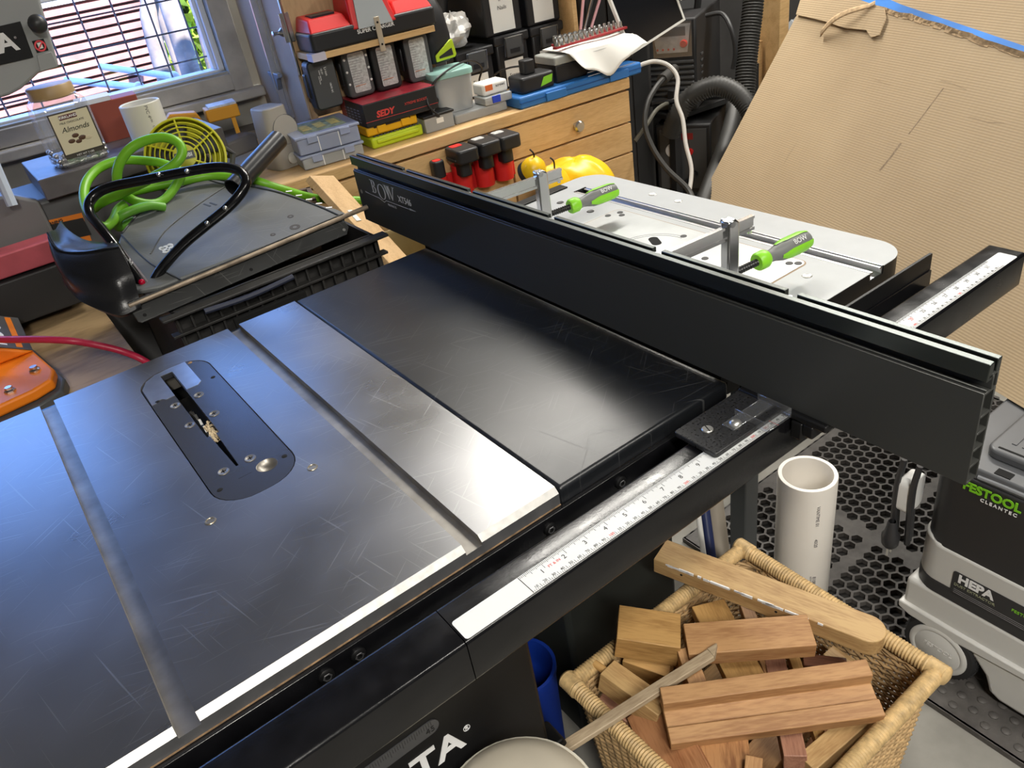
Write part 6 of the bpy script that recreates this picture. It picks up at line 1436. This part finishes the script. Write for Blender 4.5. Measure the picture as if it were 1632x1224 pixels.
tag(MB().tube(spline([px(u, v, d=d) for u, v, d in gh2], 10), .0088, 14).build('air_hose', mat('green_hose_dull', (.11, .32, .03), .4)), 'darker green end of hose curling beside the grey lid', 'hose')
# black tube leaning on the pile
a, b = px(372, 300, d=1.52), px(444, 222, d=1.62)
o = thing('black_tube', 'short black plastic tube leaning towards the speaker', 'tube', along(a, b)); MB().lathe([(.0175, 0), (.0195, 0), (.0195, (b - a).length), (.0165, (b - a).length), (.0165, .0)], None, 24, False).build('tube_wall', mat('tube_black', (.02, .02, .022), .3), o)
# wooden board edge and open carton between tote and cabinet
m_tan = wood('tan_board', (.62, .42, .22), (.50, .32, .16), 14, (8, 8, 1.2))
p0, p1 = px(492, 282, d=1.62), px(622, 425, d=1.62)
o = thing('leaning_board', 'tan wooden board leaning on edge between the tote and the drawers', 'board', frame(p0, p1 - p0, Vector((.35, .9, .3)))); Lb = (p1 - p0).length
MB().box(0, Lb, -.0, .10, -.012, .004).build('board', m_tan, o, bevel=.001)
MB().box(.10, .13, .02, .04, .0041, .006).build('tape_patch', m_wpl, o)
p = pw(440, 290, n=.02); o = wthing('brown_box', 'dark brown open wooden box in front of the speaker', 'box', -.665, -.105, .78, R_(-12)); mb = MB(); mb.box(-.07, .12, -.05, -.04, 0, .115).box(-.07, .12, .05, .06, 0, .115).box(-.07, -.06, -.05, .06, 0, .115).box(.11, .12, -.05, .06, 0, .115).box(-.07, .12, -.05, .06, 0, .01); mb.build('box_walls', mat('box_brown', (.13, .085, .055), .6, var=.3, vs=14), o, bevel=.001)
# round drum with a pink packet
dz_ = px(605, 392, d=1.55); dr = thing('fibre_drum', 'round tan fibre drum with a brassy inside beyond the saw corner', 'drum', T(.50, 1.0, 0))
MB().lathe([(0, 0), (.135, 0), (.145, .735), (.148, .742), (.143, .745), (.138, .735), (.130, .60), (0, .60)], None, 48, False).build('drum_wall', mat('drum_brass', (.30, .22, .09), .45, .3, var=.3, vs=8), dr)
MB().tube([(.1455 * math.cos(2 * PI * k / 48), .1455 * math.sin(2 * PI * k / 48), .742) for k in range(48)], .003, 6, closed=True).build('drum_rim', mat('rim_pale', (.50, .42, .26), .4), dr)
pk = px(622, 403, z=.665); o = thing('pink_packet', 'pink and white foil packet inside the round drum', 'packet', Matrix.Translation(pk) @ RZ(.5)); mb = MB(); mb.grid(lambda u, v: Vector((-.03 + .06 * u, -.02 + .04 * v, .006 * math.sin(PI * u) * math.sin(PI * v))), 6, 6); mb.build('packet_foil', mat('packet_pink', (.70, .16, .24), .35), o, thick=.002); MB().box(-.014, .010, -.008, .010, .0065, .0075).build('packet_white', m_inkw, o)

# ================================================================== plywood bench with orange machine and red hose
pb = thing('plywood_bench', 'worn plywood bench top behind the left end of the saw', 'bench', T(-.45, 1.05, 0))
MB().box(-.45, .322, -.345, .33, .752, .770).build('bench_top', wood('worn_ply', (.42, .29, .15), (.28, .19, .10), 8, (1.5, 5, 5), .5), pb, bevel=.001)
for x in (-.40, .28):
    for y in (-.30, .28): MB().box(x - .03, x + .03, y - .03, y + .03, 0, .752).build('bench_leg', m_birch2, pb)
m_org = mat('machine_orange', (.78, .20, .01), .42, var=.1, vs=10)
g0, g1 = px(92, 604, z=.812), px(62, 545, z=.812)
rg = thing('orange_machine', 'orange and grey bench machine with maker lettering at the left edge', 'machine', T(-.45, 1.02, .770))
rO = rg.matrix_world.inverted()
MB().prism([(-.66, .80), (-.66, 1.26), (-.30, 1.26), (-.272, 1.10), (-.250, .93), (-.262, .885), (-.30, .865)], .7705, .794).build('machine_base', m_pgry, rg, bevel=.004, M=rO)
fl2 = MB().prism([(-.66, .83), (-.66, 1.24), (-.31, 1.24), (-.282, 1.10), (-.258, .935), (-.268, .895), (-.30, .88)], .795, .815).build('machine_flange', m_org, rg, bevel=.005, bseg=3, M=rO)
# sloping orange body with a grey lettered panel
A_, B_, C_, D_ = Vector((-.272, 1.04, .8155)), Vector((-.272, 1.24, .8155)), Vector((-.365, 1.24, .872)), Vector((-.365, 1.04, .872))
mb = MB(); mb.hexa([Vector((-.66, 1.04, .8155)), A_, B_, Vector((-.66, 1.24, .8155)), Vector((-.66, 1.04, .872)), D_, C_, Vector((-.66, 1.24, .872))]); mb.build('machine_body', m_org, rg, bevel=.006, bseg=3, M=rO)
PMx = frame((A_ + B_ + C_ + D_) / 4, B_ - A_, D_ - A_); 
pnl = MB().prism([(-.097, -.050), (.097, -.050), (.097, .050), (-.097, .050)], .0005, .002).build('lettered_panel', m_pgry, rg, M=rO @ PMx)
text('maker_lettering', 'RIDGID', .052, m_inkw, pnl, rO @ PMx @ T(0, .004, .0022), .0003, bold=.0012, shear=.2)
MB().box(-.09, .09, -.036, -.026, .0021, .0026).build('orange_stripe', m_org, pnl, M=rO @ PMx)
for x, y in ((-.285, .955), (-.33, .91)): MB().lathe([(.009, 0), (.009, .003), (.006, .005), (.006, .009), (0, .009)], T(x, y, .815), 6 if x == -.33 else 14, False).build('bolt', m_steel, fl2, M=rO)
rh = [px(-60, 538, z=.86), px(0, 541, z=.865), px(60, 541, z=.865), (px(110, 543, z=.855)), px(150, 549, z=.835), px(195, 560, z=.81), px(232, 576, z=.785), px(262, 600, z=.74)]
tag(MB().tube(spline(rh, 8), .0062, 12).build('red_hose', mat('hose_red', (.45, .02, .06), .4)), 'thin red hose running over the orange machine and down behind the saw', 'hose')
# ================================================================== outside the window
m_sid = mat('red_siding', (.46, .22, .19), .8, var=.2, vs=8); m_trunk = mat('bark', (.26, .22, .20), .85, var=.3, vs=14, bump=.5, bs=30); m_grd = mat('pale_ground', (.55, .52, .46), .9, var=.2, vs=3)
tag(MB().box(-6, 9, 2.2, 14, -.05, .25).build('ground', m_grd), kind='structure')
hs = thing('neighbour_shed', 'shed clad in horizontal red siding boards outside the window', 'shed', T(-.6, 4.6, .25))
MB().box(-2.6, px(240, 40, y=4.6).x + .6, .03, 1.5, 0, .96).build('shed_wall', mat('siding_shade', (.22, .12, .11), .9), hs)
for k in range(21):
    o = MB().box(-2.6, px(240, 40, y=4.6).x + .6, -.022, .030, .02 + k * .045, .050 + k * .045).build('siding_board', m_sid, hs); 
mb = MB(); mb.box(-2.7, px(240, 40, y=4.6).x + .7, -.01, 1.6, .965, 1.0); mb.build('shed_roof', mat('roof_white', (.85, .84, .80), .7), hs)
for k, (pts, rad, lab) in enumerate((([(250, 118, 3.9), (245, 60, 3.95), (238, 0, 4.0), (225, -80, 4.1)], .042, 'grey tree trunk nearest the red shed'), ([(297, 112, 3.8), (287, 60, 3.85), (268, 0, 3.9), (245, -80, 4.0)], .048, 'thick leaning grey trunk in the middle of the window'), ([(332, 120, 4.2), (325, 60, 4.2), (316, 0, 4.2), (305, -70, 4.2)], .026, 'slender sapling trunk near the right of the window'), ([(280, 95, 4.4), (262, 45, 4.4), (246, 0, 4.4), (235, -50, 4.4)], .022, 'thin branch crossing between the two trunks'))):
    P_ = [px(u, v, y=y) for u, v, y in pts]; P_[0].z = min(P_[0].z, .3); o = thing('tree_trunk', lab, 'tree', Matrix.Translation(P_[0])); MB().tube([p - P_[0] for p in spline(P_, 6)], rad, 12).build('trunk', m_trunk, o)
m_leaf = mat('leaves', (.30, .46, .05), .6, var=.5, vs=9); m_leaf.node_tree.nodes['Principled BSDF'].inputs['Subsurface Weight'].default_value = 0
def shrub(label, c, r, n, seed):
    rn = random.Random(seed); o = thing('leafy_shrub', label, 'shrub', Matrix.Translation(c)); mb = MB()
    for k in range(n):
        d = Vector((rn.gauss(0, 1), rn.gauss(0, 1), rn.gauss(0, 1))).normalized() * (rn.random() ** .4); p = Vector((d.x * r[0], d.y * r[1], d.z * r[2]))
        m = Matrix.Translation(p) @ Euler((rn.random() * 6, rn.random() * 6, rn.random() * 6)).to_matrix().to_4x4(); s_ = .03 + rn.random() * .03
        vv = [mb.bm.verts.new(m @ Vector(q)) for q in ((-s_ * 2, 0, 0), (0, -s_ * .6, 0), (s_ * 2, 0, .01), (0, s_ * .6, 0))]; mb._f(vv, False)
    tag(mb.build('foliage', m_leaf, o, recalc=False), kind='stuff'); MB().cyl((0, 0, -c[2] + .25), (0, 0, 0), .03, seg=8).build('stem', m_trunk, o)
shrub('sunlit shrub behind the tree trunks', (1.62, 5.9, 1.0), (.6, .4, .8), 3400, 1); shrub('sunlit shrub at the right edge of the window', (2.2, 4.6, 1.0), (.40, .4, .7), 2400, 2)
tp_ = thing('blue_tarp', 'crumpled light blue tarpaulin on the ground outside', 'tarpaulin', T(1.42, 4.6, .25)); mb = MB(); mb.grid(lambda u, v: Vector((-.28 + .6 * u, -.2 + .4 * v, .46 * math.sin(PI * u) ** .5 * math.sin(PI * v) ** .5 * (1 + .15 * math.sin(17 * u + 5 * v)))), 20, 14); mb.build('tarp', mat('tarp_blue', (.10, .48, .68), .5), tp_, angle=25)
m_lad = mat('ladder_grey', (.62, .68, .70), .4, .5)
for k, ((u0, v0), (u1, v1), yy0) in enumerate((((105, 128), (222, 139), 2.75), ((160, 106), (278, 122), 2.9))):
    a, b = px(u0, v0, y=yy0 + .25), px(u1, v1, y=yy0)
    o = thing('aluminium_pole', ('lower', 'upper')[k] + ' pale metal pole with a white end cap lying outside the window', 'pole', Matrix.Translation(a)); MB().tube([(0, 0, 0), b - a], .013, 10).build('pole', m_lad, o); MB().sphere(b - a, .020, 12).build('end_cap', m_inkw, o)
ob = thing('outdoor_bench', 'grey outdoor bench heaped with pale cloth under the window', 'bench', T(.62, 2.95, .25))
for k in range(5): MB().box(-.9, .75, -.20 + k * .10, -.12 + k * .10, .50, .525).build('bench_slat', mat('bench_grey', (.28, .30, .36), .6, var=.2, vs=10), ob)
for x in (-.8, .65): MB().box(x - .03, x + .03, -.18, .28, 0, .50).build('bench_leg', mat('bench_grey'), ob)
cl = thing('pale_cloth', 'crumpled pale cloth on the outdoor bench', 'cloth', T(.78, 3.12, .775)); mb = MB(); mb.grid(lambda u, v: Vector((-.42 + .75 * u, -.12 + .3 * v, .006 + .09 * math.sin(PI * u) * math.sin(PI * v) * (1 + .4 * math.sin(23 * u + 9 * v)))), 26, 14); mb.build('cloth', mat('cloth_pale', (.66, .66, .70), .8), cl, angle=25)
